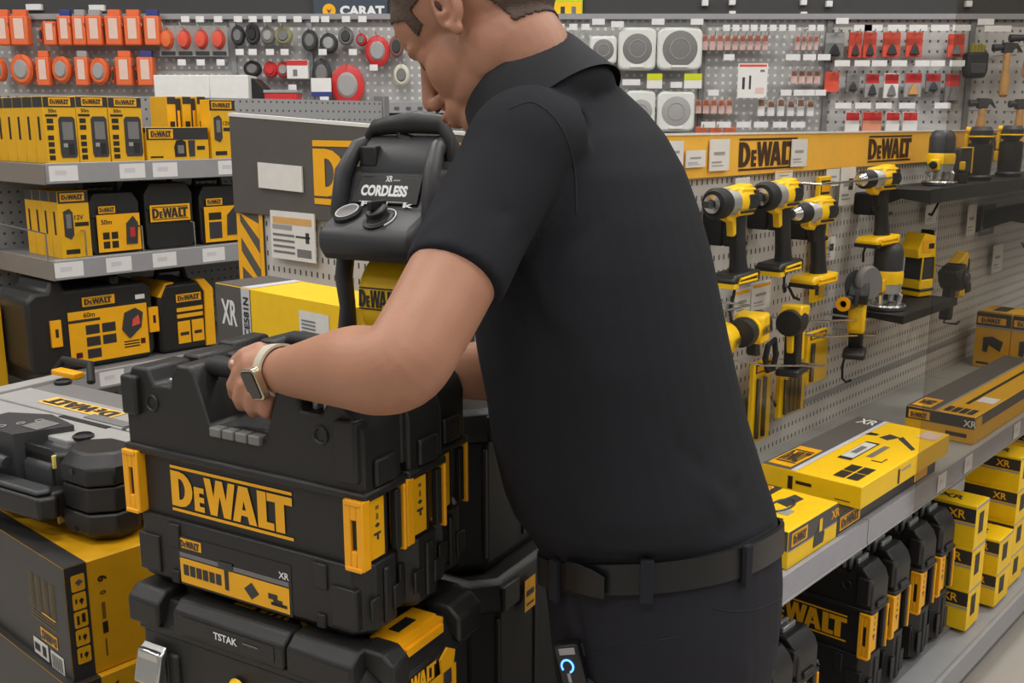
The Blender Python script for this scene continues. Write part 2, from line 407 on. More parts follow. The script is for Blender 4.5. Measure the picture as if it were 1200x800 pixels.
M().bx(0, w, -.05, 0, 0, h, WHT).build('carton', t, .003); M().rect(0.001, w - .001, h * .72, h * .98, -.0515, RED).build('stripe', t); M().rect(w * .3, w * .5, h * .15, h * .5, -.0515, GRY).build('picture', t)
p, w, h = wsz(298, 326, 93, 120); t = thing('disc_holder', 'black wedge shaped disc holder standing on the wall shelf', 'holder', (p.x, 4.55, at(172, 120, 4.5).z))
M().prism([(0, 0), (w, 0), (w * .95, h * .6), (w * .6, h), (0, h)], 'y', 0, .12, BLK).build('body', t, .004); M().cyl((w * .05, -.002, h * .5), (w * .05, -.03, h * .5), .02, CHR).build('knob', t)
p, w, h = wsz(327, 362, 108, 122); t = thing('parts_bin', 'low red bin with a pale rim on the wall shelf', 'bin', (p.x, 4.52, at(172, 120, 4.5).z))
M().bx(0, w, 0, .12, 0, h * .75, RED).build('bin', t, .004); M().bx(-.003, w + .003, -.003, .12, h * .75, h, LGR).build('rim', t, .002)
p, w, h = wsz(367, 390, 92, 100); t = tag(M().bx(0, w, -.05, -.045, -.03, h, WHT).bx(0, w, -.049, -.04, -.05, -.03, BLU).build('disc_label'), 'white and blue label under the large dark grey disc', 'label'); t.location = (p.x, YG, p.z)
# signs on the fascia
p, w, h = wsz(365, 452, -12, 21); t = thing('brand_sign', 'navy sign with white capital letters and round emblem on the fascia', 'sign', (p.x, YW + .02, p.z))
M().bx(0, w, -.02, 0, 0, h, NAV).build('board', t, .002)
M().text('CARAT', w * .36, h * .12, h * .36, -.022, WIN, w=w * .60, bold=.05).build('lettering', t)
m = M(); m.lathe([(0, 0), (.03, 0), (.03, .003), (0, .003)], LGO, 20, o=(w * .215, -.024, h * .30), ax=(0, 1, 0)); m.build('round_emblem', t)
M().poly([(w * .18, h * .37), (w * .215, h * .20), (w * .25, h * .37), (w * .215, h * .30)], -.026, DGR).build('emblem_mark', t)
p, w, h = wsz(637, 684, -22, 20); t = thing('offer_sign', 'yellow picture sign hanging from the fascia behind the collar', 'sign', (p.x, YW + .02, p.z))
M().bx(0, w, -.02, 0, 0, h, GRN).build('board', t, .002); m = M()
for i in range(3):
    m.rect(w * (.12 + .28 * i), w * (.3 + .28 * i), h * .56, h * .8, -.0215, LGR); m.rect(w * (.16 + .28 * i), w * (.27 + .28 * i), h * .1, h * .33, -.0215, [WOD, DGR, GRY][i])
m.rect(w * .03, w * .97, h * .04, h * .46, -.021, YEL); m.build('pictures', t)
# white vent covers
def vent(px0, px1, py0, py1, label, disc=GRY):
    p, w, h = wsz(px0, px1, py0, py1)
    t = thing('vent_cover', label, 'vent cover', (p.x + w / 2, YG, p.z + h / 2), 0, 'square white vent covers')
    m = M(); k = 8; r = w * .16; pts = []
    for cx, cz, a0 in ((w / 2 - r, h / 2 - r, 0), (-w / 2 + r, h / 2 - r, 90), (-w / 2 + r, -h / 2 + r, 180), (w / 2 - r, -h / 2 + r, 270)):
        pts += [(cx + r * cos(R(a0 + 90 * i / 4)), cz + r * sin(R(a0 + 90 * i / 4))) for i in range(5)]
    m.prism(pts, 'y', -.05, .0, WPL); m.build('plate', t, .012, 3)
    m = M(); m.lathe([(0, -.053), (.33 * w, -.053), (.39 * w, -.0505), (0, -.0505)], disc, 32, ax=(0, 1, 0))
    for rr in (.22,): m.tube([(rr * w * cos(a), -.0535, rr * w * sin(a)) for a in [i * pi / 12 for i in range(24)]], .0022, LGR, 6, closed=True)
    m.build('grille', t)
    M().bx(-w * .18, w * .18, -.056, -.05, -h * .44, -h * .38, WHT).build('pull_tab', t, .002)
    return t
vent(690, 722, 43, 76, 'smallest white square vent cover, just right of the collar')
vent(723, 768, 33, 83, 'white square vent cover with grey grille, upper row, middle one')
vent(768, 822, 33, 83, 'largest white square vent cover, right end of the upper row')
vent(732, 767, 106, 154, 'white vent cover half hidden behind the back of the shirt', LGR)
vent(768, 813, 107, 154, 'white vent cover with pale grille directly above the amber header', LGR)
for i, (a_, b_) in enumerate(((756, 774), (799, 820))):
    p, w, h = wsz(a_, b_, 87, 104); t = thing('price_card', 'lime and white price card, %s of two between vent rows' % ('left' if i == 0 else 'right'), 'price card', (p.x, YG, p.z), 0, 'lime price cards')
    M().bx(0, w, -.06, -.055, 0, h, WHT).build('card', t); M().rect(0, w, h * .55, h, -.0605, GRN).build('lime_band', t)
# packs of small goods
def pack(px0, px1, py0, py1, label, top=REDC, body=LGR, motif=None, grp='hanging packs on the back wall', Y=YG):
    p, w, h = wsz(px0, px1, py0, py1, Y)
    t = thing('hanging_pack', label, 'pack', (p.x, Y, p.z), 0, grp)
    M().bx(0, w, -.012, 0, 0, h, body).build('card', t, .001)
    M().rect(.002, w - .002, h * .58, h * .97, -.0125, top).build('header', t)
    if motif is not None: M().prism([(w * .2, h * .1), (w * .8, h * .1), (w * .65, h * .4), (w * .5, h * .55), (w * .35, h * .4)], 'y', -.03, -.012, motif).build('contents', t, .003)
    hook(t, w, h)
    return t
r1 = [(965, 989, 38, 68, LGR, GRY, BLK, 'grey card with a black bit'), (993, 1010, 38, 68, REDC, REDC, DGR, 'red card, left of the touching pair'), (1010, 1027, 38, 68, REDC, REDC, DGR, 'red card, right of the touching pair'), (1033, 1055, 38, 67, REDC, REDC, DGR, 'single red card in the middle'), (1060, 1081, 38, 67, REDC, REDC, DGR, 'single red card before the empty hooks'), (1109, 1130, 40, 67, REDC, REDC, GRY, 'red card next to the black pouch')]
for a_, b_, c_, d_, tp, bd, mo, nm in r1: pack(a_, b_, c_, d_, nm + ' on the top row of the punched wall', tp, bd, mo)
r2 = [(965, 983, 84, 108, REDC, REDC, None, 'all red square card'), (990, 1007, 86, 108, LGR, GRY, DGR, 'grey card'), (1012, 1030, 86, 114, RED, LGR, DGR, 'pale card with red corner, black tool'), (1034, 1053, 86, 115, RED, WHT, GRY, 'white card with red corner'), (1058, 1080, 85, 114, RED, LGR, WOD, 'red topped card with tan contents'), (1083, 1102, 86, 108, RED, GRY, DGR, 'short card with dark red top'), (1105, 1125, 86, 122, RED, GRY, GRY, 'tall grey card with red top')]
for a_, b_, c_, d_, tp, bd, mo, nm in r2: pack(a_, b_, c_, d_, nm + ' on the middle row of the punched wall', tp, bd, mo)
for i, (a_, b_) in enumerate(((989, 1007), (1009, 1033), (1036, 1054), (1056, 1075))):
    pack(a_, b_, 131, 155, '%s from the left of four red topped cards just above the header' % ORD[i], RED, WHT if i != 1 else mat('peach_card', S(225, 150, 120)), None)
for i in range(9):
    a_ = 822 + i * 8.8
    pack(a_, a_ + 7.5, 41, 59, 'tiny copper red pack, %s of the nine in a tight top row' % ORD[i], mat('copper_card', S(196, 120, 100)), mat('pale_pink_card', S(214, 180, 172)), None, 'tiny copper red packs')
for i in range(4):
    a_ = 931 + i * 7.2; pack(a_, a_ + 6, 42, 59, 'tiny copper red pack, %s of four beside the wall seam' % ORD[i], mat('copper_card', S(196, 120, 100)), mat('pale_pink_card', (.6, .5, .45)), None, 'tiny copper red packs')
for i in range(5):
    a_ = 814 + i * 9; pack(a_, a_ + 8, 117, 133, 'tiny rust pack, %s of five in the row above the header' % ORD[i], mat('rust_card', S(186, 100, 70)), mat('pale_pink_card', (.6, .5, .45)), None, 'tiny rust packs')
for i in range(6):
    a_ = 887 + i * 11.5; pack(a_, a_ + 9, 116 + (i % 2) * 2, 136, 'tiny pale pack with brown top, %s of six above the header' % ORD[i], mat('brown_card', S(150, 105, 85)), WHT, None, 'tiny pale packs')
for i in range(4):
    a_ = 926 + i * 9; pack(a_, a_ + 8, 83, 98, 'tiny brown pack, %s of four on the middle row by the seam' % ORD[i], mat('brown_card', S(150, 105, 85)), mat('pale_pink_card', (.6, .5, .45)), None, 'tiny brown packs')
for i in range(3):
    a_ = 814 + i * 17; pack(a_, a_ + 14, 148, 157, 'orange strip pack, %s of three resting just over the header' % ORD[i], mat('orange_card', S(222, 120, 80)), mat('orange_card', S(222, 120, 80)), None, 'orange strip packs')
p, w, h = wsz(861, 897, 75, 115); t = thing('leaflet', 'white leaflet with red heading and two dark drill bits', 'leaflet', (p.x, YG, p.z))
M().bx(0, w, -.05, -.046, 0, h, WHT).build('sheet', t); M().rect(w * .04, w * .96, h * .9, h * .97, -.0505, REDC).rect(w * .15, w * .24, h * .25, h * .6, -.0505, DGR).rect(w * .38, w * .45, h * .25, h * .65, -.0505, DGR).rect(w * .6, w * .9, h * .12, h * .3, -.0505, mat('pink_ink', S(225, 190, 185))).rect(w * .75, w * .9, h * .75, h * .82, -.0505, GRY).build('print', t)
# loose price tags clipped along the hooks
tags = [(x, 24, 9) for x in (222, 239, 260, 283, 300, 317, 334, 352, 372, 384, 408, 427)] + [(x, 62, 9) for x in (285, 300, 320, 337, 381, 416)] + [(x, 74, 9) for x in (218, 240, 263)] + [(346, 103, 9), (383, 117, 10), (440, 80, 9)] + \
       [(x, 34, 7.5) for x in (848, 859, 870, 880, 891, 902, 913, 924, 947, 957)] + [(x, 68, 16) for x in (925, 945, 960)] + [(x, 75, 17) for x in (982, 1005, 1025, 1048, 1075, 1092, 1115)] + \
       [(x, 109, 12) for x in (833, 917, 932, 944, 957)] + [(x, 146, 16) for x in (827, 845, 868, 888, 910, 931)] + [(x, 124, 18) for x in (983, 1006, 1030, 1057, 1098)] + [(x, 34, 20) for x in (1006, 1018, 1045, 1070, 1095, 1120)] + \
       [(982, 26, 14), (700, 27, 14), (722, 30, 14), (769, 27, 14), (814, 27, 14), (790, 100, 13), (738, 97, 20), (1148, 27, 18), (1162, 35, 30), (851, 68, 12)] + [(x, 33, 9) for x in (656, 671, 685)]
for px, py, wd in tags:
    p = wp(px, py); w = wd * YG / 1200
    o = M().bx(-w / 2, w / 2, -.063, -.060, -.013, .013, TAG).bx(-.002, .002, -.06, .05, -.002, .002, STL).build('price_tag'); o.location = p
    tag(o, 'small blank white price tag on a back wall hook', 'price tag', 'small price tags on the back wall')
# pouch and hammers
p, w, h = wsz(1124, 1153, 52, 92); t = thing('tool_pouch', 'black tool pouch with olive glove fingers sticking out', 'pouch', (p.x, YG, p.z))
M().prism([(w * .1, 0), (w * .9, 0), (w, h * .2), (w, h * .75), (0, h * .75), (0, h * .2)], 'y', -.07, -.01, BLK2).build('pouch', t, .012, 3)
M().bx(w * .15, w * .85, -.08, -.07, h * .12, h * .42, DGR).build('pocket', t, .004)
m = M()
for i in range(4): m.cyl((w * (.3 + .15 * i), -.04, h * .7), (w * (.28 + .17 * i), -.05, h * (1 - .04 * (i % 2))), .012, mat('olive_fabric', S(150, 140, 60)), .009)
m.build('gloves', t)
def hammer(px, py, ph, hw, label, two=False):
    p = wp(px, py); h = ph * YG / 1200; w = hw * YG / 1200
    t = thing('hammer', label, 'hammer', (p.x, YG - .08, p.z), 0, 'hammers on the back wall')
    M().lathe([(.012, 0), (.016, -.03), (.014, -h * .4), (.021, -h * .75), (.02, -h * .95), (.012, -h)], WOD, 14).build('handle', t)
    M().bx(-.022, .022, -.016, .016, -.02, .025, DGR).cyl((-.02, 0, .004), (-w * .5, 0, .002), .013, DGR, .017).prism([(.02, -.012), (w * .3, .004), (w * .5, -.02), (w * .3, .022), (.02, .022)], 'y', -.014, .014, DGR).build('head', t, .003)
    M().tube([(-.026, .075, -.03), (-.026, -.03, -.03)], .003, CHR, 6).build('hook_prong', t); M().tube([(.026, .075, -.03), (.026, -.03, -.03)], .003, CHR, 6).build('hook_prong', t)
hammer(1171, 58, 53, 33, 'claw hammer with pale wooden handle beside the black pouch')
hammer(1197, 47, 42, 46, 'claw hammer cut by the right edge of the photo, upper row')
hammer(1142, 122, 30, 30, 'hammer with short visible handle, lower row, nearer the pouch')
hammer(1186, 123, 30, 26, 'hammer above the black tray, lower row, far right')
# ================================================================ cartons and cases
def side_T(w, which):
    """matrix for prints on the sides of a box whose front is local y=0 : right side seen from +x, left side from -x, top from above"""
    if which == 'right': return Matrix.Translation((w, 0, 0)) @ Matrix.Rotation(pi / 2, 4, 'Z')       # print x -> +y
    if which == 'left': return lambda d: Matrix.Translation((0, d, 0)) @ Matrix.Rotation(-pi / 2, 4, 'Z')
def top_T(h): return Matrix.Translation((0, 0, h)) @ Matrix.Rotation(-pi / 2, 4, 'X')                 # print x -> x, print z -> +y
E = -.0008
RIBM = mat('silvered_rib', S(186, 190, 190), .3, metal=.55)
def carton(label, cat, P, rz, w, d, h, body=YBX, prints=(), group=None, name='carton', bev=.0015, box='carton_body'):
    """prints: (face, name, fn(m, fw, fh)) drawn on that face in its own x / z"""
    t = thing(name, label, cat, P, rz, group)
    M().bx(0, w, 0, d, 0, h, body).build(box, t, bev)
    for face, pname, fn in prints:
        m = M()
        if face == 'front': fw, fh = w, h
        elif face == 'right': m.T = side_T(w, 'right'); fw, fh = d, h
        elif face == 'left': m.T = side_T(w, 'left')(d); fw, fh = d, h
        else: m.T = top_T(h); fw, fh = w, d
        fn(m, fw, fh); m.build(pname, t, smooth=False)
    return t
def p_meter(w):
    def f(m, a, b):
        m.rect(0.001, a - .001, b * .84, b - .001, E, KBX); m.rect(a * .18, a * .85, b * .86, b * .98, E * 2, LGO); m.logo(a * .22, b * .885, a * .58, E * 3, KBX, b * .075)
        m.text('50m', a * .15, b * .76, b * .055, E, INK); m.rect(a * .05, a * .42, b * .70, b * .735, E, INK)
        for i in range(2): m.rect(a * .08, a * .28, b * (.50 + .1 * i), b * (.57 + .1 * i), E, INK)
        for i in range(4): m.rect(a * .08, a * .26, b * (.05 + .1 * i), b * (.12 + .1 * i), E, INK)
        m.prism([(a * .48, b * .08), (a * .92, b * .08), (a * .96, b * .14), (a * .94, b * .66), (a * .88, b * .70), (a * .5, b * .70), (a * .44, b * .66), (a * .44, b * .14)], 'y', E * 2, 0, DGR)
        m.rect(a * .53, a * .86, b * .35, b * .62, E * 3.2, GRY); m.rect(a * .53, a * .66, b * .24, b * .30, E * 3.2, LGR); m.rect(a * .70, a * .86, b * .13, b * .29, E * 3.2, BLK)
    return f
def p_small(m, a, b):
    m.rect(0.001, a - .001, b * .82, b - .001, E, KBX); m.rect(a * .08, a * .86, b * .85, b * .97, E * 2, LGO); m.logo(a * .12, b * .87, a * .7, E * 3, KBX, b * .08)
    m.prism([(a * .15, b * .33), (a * .35, b * .28), (a * .45, b * .35), (a * .45, b * .68), (a * .35, b * .74), (a * .15, b * .70)], 'y', E * 2, 0, DGR); m.rect(a * .22, a * .38, b * .45, b * .66, E * 3, GRY)
    m.rect(a * .5, a * .95, b * .47, b * .53, E, INK); m.text('12V', a * .5, b * .57, b * .07, E, INK); m.rect(a * .15, a * .6, b * .06, b * .13, E, INK)
def p_side(m, a, b):
    m.rect(0.001, a - .001, b * .84, b - .001, E, KBX)
    m.rect(a * .4, a * .6, b * .35, b * .7, E, INK)
# ---- hard tool case: lower shell, lid with handle, two latches, word mark, printed strip
def tool_case(label, W=.40, D=.12, H=.30, group=None, strip=True, ribs=True, loc=(0, 0, 0), rz=0, side_labels=False, latch=ORL, mark=True, rx=0, ry=0, zb=.30, zl=.64, name='tool_case', mx=(.19, .52)):
    t = thing(name, label, 'tool case', loc, rz, group, rx, ry)
    c = .022                                                 # corner chamfer
    def oct_(x0, x1, y0, y1, c): return [(x0 + c, y0), (x1 - c, y0), (x1, y0 + c), (x1, y1 - c), (x1 - c, y1), (x0 + c, y1), (x0, y1 - c), (x0, y0 + c)]
    zb_, zl_ = H * zb, H * zl
    cc = min(c, D * .25)
    m = M()
    r0, r1 = oct_(.006, W - .006, .006, D - .006, cc), oct_(0, W, 0, D, cc)
    m.loft([[Vector((x, y, 0)) for x, y in oct_(.018, W - .018, .016, D - .016, cc)], [Vector((x, y, .016)) for x, y in r1], [Vector((x, y, zb_)) for x, y in r1]], BLK)
    m.loft([[Vector((x, y, zb_ - .001)) for x, y in r0], [Vector((x, y, zl_)) for x, y in r0]], BLK)
    for fx in (.17, .80): m.bx(W * fx, W * fx + .022, -.003, .001, zb_ * .62, zb_ * .95, BLK); m.bx(W * fx + .004, W * fx + .018, -.0035, .001, .012, .03, BLK2)
    m.bx(.012, .05, -.0035, .01, .02, zb_ * .72, BLK).bx(W - .05, W - .012, -.0035, .01, .02, zb_ * .72, BLK)
    m.build('lower_shell', t, .004)
    # lid: profile across the width, extruded through the depth
    m = M(); h1, h2, h3 = H, H * .90, H * .765
    prof = [(0, zl_), (0, H * .80), (.004, H * .90), (.016, H * .965), (.045, H * .965), (.055, h2), (W * .22, h2), (W * .225, H * .955), (W * .25, h1), (W * .31, h1), (W * .325, H * .975), (W * .385, h3),
            (W * .625, h3), (W * .675, H * .975), (W * .69, h1), (W * .735, h1), (W * .765, H * .955), (W * .77, h2), (W - .058, h2), (W - .05, H * .955), (W - .028, H * .955), (W - .008, H * .90), (W, H * .84), (W, zl_)]
    m.prism(prof, 'y', 0.003, D - .003, BLK)
    m.bx(-.004, W + .004, -.002, D + .002, zl_ - .002, zl_ + .010, BLK)
    m.bx(.002, .030, -.006, .02, zl_ + .05, H * .93, BLK); m.bx(W - .036, W - .004, -.006, .02, zl_ + .02, H * .9, BLK)
    m.build('lid', t, .004)
    for fx in (.13, .845):
        m = M(); m.tube([(W * fx + .010 * cos(a), .0025, H * .82 + .010 * sin(a)) for a in [i * pi / 5 for i in range(10)]], .0022, BLK, 6, closed=True)
        m.build('moulded_ring', t)
    M().tube([(W * .29, D * .5, H * .955), (W * .33, D * .5, H * .985), (W * .67, D * .5, H * .985), (W * .71, D * .5, H * .955)], .0125, BLK2, 12).build('handle', t)
    m = M()
    for i in range(4): m.bx(W * (.40 + .055 * i), W * (.448 + .055 * i), -.0035, .012, h3 - .010, h3 + .002, GRY)
    m.build('ribbed_grip_edge', t, .002)
    if ribs:
        for i in range(5): M().bx(W - .052 - .016 * i, W - .044 - .016 * i, D * .22, D * .78, h2 - .001, H * .985, RIBM).build('lid_rib', t, .002)
        for i in range(3): M().bx(W * .165 + .012 * i, W * .165 + .008 + .012 * i, D * .25, D * .8, h2 - .001, h2 + .006, RIBM).build('lid_rib', t, .002)
    for x0, nm in ((-.004, 'latch'), (W - .024, 'latch')):
        m = M(); z0, z1 = zb_ + .000, zl_ + .002; xw = .028
        zm = (z0 + z1) / 2; hh = (z1 - z0) * .22
        m.bx(x0, x0 + .0100, -.007, .008, z0, z1, latch).bx(x0 + .0185, x0 + xw, -.007, .008, z0, z1, latch)
        m.bx(x0 + .0100, x0 + .0185, -.007, .008, z0, zm - hh, latch).bx(x0 + .0100, x0 + .0185, -.007, .008, zm + hh, z1, latch)
        m.bx(x0 + .0100, x0 + .0185, -.003, .008, zm - hh, zm + hh, BLK2)
        m.bx(x0 + .002, x0 + xw - .002, -.009, -.006, z1 - .006, z1 + .001, latch).bx(x0 + .002, x0 + xw - .002, -.009, -.006, z0 - .001, z0 + .005, latch)
        m.build(nm, t, .0015)
    if mark:
        m = M(); mw = W * mx[1]; m.logo(W * mx[0], zb_ + (zl_ - zb_ - mw * .30) / 2, mw, .0050, LGO, mw * .30); m.build('word_mark', t, smooth=False)
    if strip:
        m = M(); x0, x1, z0, z1 = W * .22, W * .70, zb_ * .16, zb_ * .78
        m.rect(x0 - .004, x1 + .004, z0 - .003, z1 + .003, -.0006, BLKG); m.rect(x0, x1, z0, z0 + (z1 - z0) * .55, -.001, LGO); m.rect(x0, x1, z0 + (z1 - z0) * .58, z0 + (z1 - z0) * .68, -.001, GRY)
        hh = z1 - z0
        m.rect(x0, x0 + .04, z0 + hh * .78, z1, -.001, LGO); m.logo(x0 + .003, z0 + hh * .8, .034, -.0012, KBX, hh * .16, bars=False)
        for i in range(6): m.rect(x0 + .006 + .0115 * i, x0 + .0155 + .0115 * i, z0 + hh * .18, z0 + hh * .42, -.0014, KBX)
        xt = x0 + (x1 - x0) * .44
        m.prism([(xt, z0 + hh * .55), (xt + .012, z0 + hh * .6), (xt + .012, z0 + hh * .72), (xt - .012, z0 + hh * .72), (xt - .012, z0 + hh * .6)], 'y', -.0025, -.001, DGR).rect(xt - .003, xt + .004, z0 + hh * .12, z0 + hh * .6, -.0014, KBX)
        m.poly([(xt + .03, z0 + hh * .28), (xt + .042, z0 + hh * .08), (xt + .055, z0 + hh * .24), (xt + .043, z0 + hh * .45)], -.0014, DGR)
        for i in range(2): m.rect(xt + .07 + .008 * i, xt + .085 + .008 * i, z0 + hh * (.22 - .1 * i), z0 + hh * (.34 - .1 * i), -.0014, KBX)
        m.rect(x1 - .03, x1 - .004, z0 + hh * .10, z0 + hh * .17, -.0014, INK); m.text('XR', x1 - .016, z0 + hh * .72, hh * .14, -.001, WIN)
        m.build('printed_strip', t, smooth=False)
    # side: grooves and labels on the +x end
    for q0, q1, yy, z0, z1 in ((.42, .58, -.004, .02, zb_ * .9), (.1, .35, -.003, .03, zb_ * .6), (.65, .9, -.003, .03, zb_ * .6), (.25, .75, -.006, zl_ + .012, H * .74)):
        m = M(); m.T = side_T(W, 'right'); m.bx(D * q0, D * q1, yy, 0.001, z0, z1, BLK); m.build('side_rib', t, .003)
    if side_labels:
        m = M(); m.T = side_T(W, 'right'); a, b = D * .22, D * .56
        m.rect(a - .010, b, zb_ + .004, zl_ - .006, .0048, BLKG); m.rect(a, b, zb_ + .004, zl_ - .006, .0043, LGO)
        zz = zb_ + .01; hh = zl_ - zb_ - .02
        c_ = (a + b) / 2
        m.rect(c_ - .0015, c_ + .0025, zz + hh * .26, zz + hh * .36, .0038, DGR).rect(c_ - .007, c_ + .006, zz + hh * .36, zz + hh * .41, .0038, DGR)
        m.poly([(c_, zz + hh * .50), (c_ + .005, zz + hh * .55), (c_, zz + hh * .60), (c_ - .005, zz + hh * .55)], .0038, DGR).rect(c_ - .003, c_ + .003, zz + hh * .86, zz + hh * .93, .0038, mat('dull_gold_ink', S(120, 100, 50))).rect(c_ - .002, c_ + .002, zz + hh * .66, zz + hh * .78, .0038, mat('dull_gold_ink', (.2, .1, .05)))
        m.rect(a - .008, a - .003, zz, zz + hh * .2, .0038, LGO).rect(a - .008, a - .003, zz + hh * .85, zz + hh * .95, .0038, LGR)
        m.build('end_label', t, smooth=False)
        m = M(); m.T = side_T(W, 'right')
        m.bx(D * .74, D * .88, -.003, .006, zb_ + .004, zl_ - .004, BLK2).bx(D * .9, D * .965, -.006, .006, zb_, zl_, latch).build('end_latch', t, .0015)
    return t
def price_tag(s, d, z, w, h=.034, label='white price ticket in the shelf edge', grp='shelf edge tickets'):
    o = M().bx(-w / 2, w / 2, -.0012, 0, -h / 2, h / 2, TAG).bx(-w * .3, w * .1, -.0016, -.0012, -h * .1, h * .2, mat('faint_print', S(205, 203, 205))).build('price_ticket')
    o.location = G(s, d - .0055, z); o.rotation_euler = (0, 0, RG); tag(o, label, 'price ticket', grp); return o
# ================================================================ left gondola
DL = 2.72; DEP = .40
lv = [gp(167, 189, DL)[1], gp(167, 296, DL)[1], gp(172, 424, DL)[1]]
sL = gp(53, 195, DL)[0]; sRt = sL + 1.5
g = thing('shelf_unit', 'grey steel shelf unit on the left holding laser tools', 'shelf unit', G(sL, DL, 0), RG)
Wd = sRt - sL
zt_ = gp(180, 113, DL + DEP)[1]
M().bx(0, Wd, DEP, DEP + .02, .1, zt_, PEGL).build('back_panel', g)
M().bx(0, Wd, 0, DEP, 0, .12, SDK).build('base', g, .004)
for x in (-.03, Wd): M().bx(x, x + .03, DEP - .01, DEP + .05, 0, zt_ + .02, SDK).build('upright', g, .003)
for z in lv:
    sh = M().bx(0.003, Wd, 0, DEP, z - .012, z, SDK).bx(-.002, .004, 0.004, DEP - .02, z - .055, z, mat('shelf_end_brown_grey', S(132, 124, 116))).build('shelf', g, .002)
    M().bx(0, Wd, -.006, 0.004, z - .052, z + .002, STL).build('ticket_rail', sh, .002)
def tick(px, py, d, wpx, nm, k):
    s, z = gp(px, py, d); s2 = gp(px + wpx, py, d)[0]
    price_tag((s + s2) / 2, d, lvz(z, d), (s2 - s), label=nm)
def lvz(z, d): return z
for k, (xs, z) in enumerate(((((55, 89), (138, 168), (177, 206), (254, 279)), lv[0]), (((61, 95), (122, 152), (177, 205), (236, 262)), lv[1]), (((114, 143), (211, 236)), lv[2]))):
    for i, (a, b) in enumerate(xs):
        py = (190, 296, 424)[k]
        s0, s1 = gp(a, py, DL)[0], gp(b, py, DL)[0]
        price_tag((s0 + s1) / 2, DL, z - .025, s1 - s0, .04, '%s white ticket from the left on the %s shelf edge of the left unit' % (ORD[i], ('top', 'middle', 'lowest')[k]))
def lbox(px0, px1, pyt, lev, d=None, dep=.06, prints=(), label='', body=YB2, row=1, cat='box', grp=None, name='carton', dd=.03):
    d0 = DL + dd; s0, s1 = gp(px0, 160, d0)[0], gp(px1, 160, d0)[0]; h = gp((px0 + px1) / 2, pyt, d0)[1] - lv[lev]
    for i in range(row):
        carton(label if i == 0 else '%s, %s box in that row' % (label.replace(' of the top shelf','').replace(' at the left end',', left end,').replace('laser ',''), ORD[i]), cat, G(s0, d0 + i * (dep + .002), lv[lev]), RG, s1 - s0, dep, h, body, prints if i == 0 else [('left', 'side_print', p_side)] if px0 < 100 else (), grp, name)
pm = [('front', 'front_print', p_meter(0)), ('left', 'side_print', p_side)]
lbox(53, 91, 113, 0, prints=pm, label='tall yellow laser meter box at the left end of the top shelf', row=5, grp='laser meter boxes')
lbox(91.5, 128, 113, 0, prints=pm, label='tall yellow laser meter box, second from left on the top shelf', row=2, grp='laser meter boxes')
lbox(129, 168, 114, 0, prints=pm, label='tall yellow laser meter box, third from left on the top shelf', row=2, grp='laser meter boxes')
def p_low(m, a, b):
    m.rect(0.001, a - .001, b * .62, b - .001, E, KBX); m.rect(a * .04, a * .42, b * .66, b * .94, E * 2, LGO); m.logo(a * .07, b * .7, a * .32, E * 3, KBX, b * .2)
    m.prism([(a * .44, b * .1), (a * .62, b * .1), (a * .62, b * .55), (a * .56, b * .62), (a * .47, b * .6), (a * .43, b * .4)], 'y', E * 2, 0, BLK); m.rect(a * .48, a * .58, b * .2, b * .45, E * 3, GRY)
    m.prism([(a * .67, b * .1), (a * .76, b * .1), (a * .77, b * .6), (a * .66, b * .6)], 'y', E * 2, 0, DGR); m.rect(a * .8, a * .93, b * .3, b * .42, E, INK); m.rect(a * .05, a * .25, b * .08, b * .13, E, INK)
lbox(171, 244, 149, 0, dep=.10, prints=[('front', 'front_print', p_low), ('left', 'side_print', p_side)], label='low wide yellow and black box on the top shelf')
lbox(247, 277, 117, 0, dep=.05, prints=[('front', 'front_print', p_small)], label='tall narrow yellow box at the right end of the top shelf')
# small boxes standing behind the low one, narrow sides out
d0 = DL + .16
for i, px in enumerate((196, 214, 231)):
    s0, s1 = gp(px, 130, d0)[0], gp(px + 10, 130, d0)[0]
    z1 = gp(px, 113, d0)[1]
    def pn(m, a, b): m.rect(a * .25, a * .8, b * .2, b * .6, E, INK); m.rect(0.0005, a - .0005, b * .88, b - .0005, E, KBX)
    carton('small upright yellow box behind the low box, %s from the left' % ORD[i], 'box', G(s0, d0, lv[0]), RG, s1 - s0, .10, z1 - lv[0], YB2, [('front', 'front_print', pn)], 'small upright boxes')
    carton('black cased small box between the upright yellow ones, %s from the left' % ORD[i], 'box', G(s1 + .004, d0 + .01, lv[0]), RG, .022, .10, z1 - lv[0] - .005, KBX, [('front', 'front_print', lambda m, a, b: m.rect(a * .3, a * .7, b * .3, b * .8, E, LGO))], 'small upright boxes')
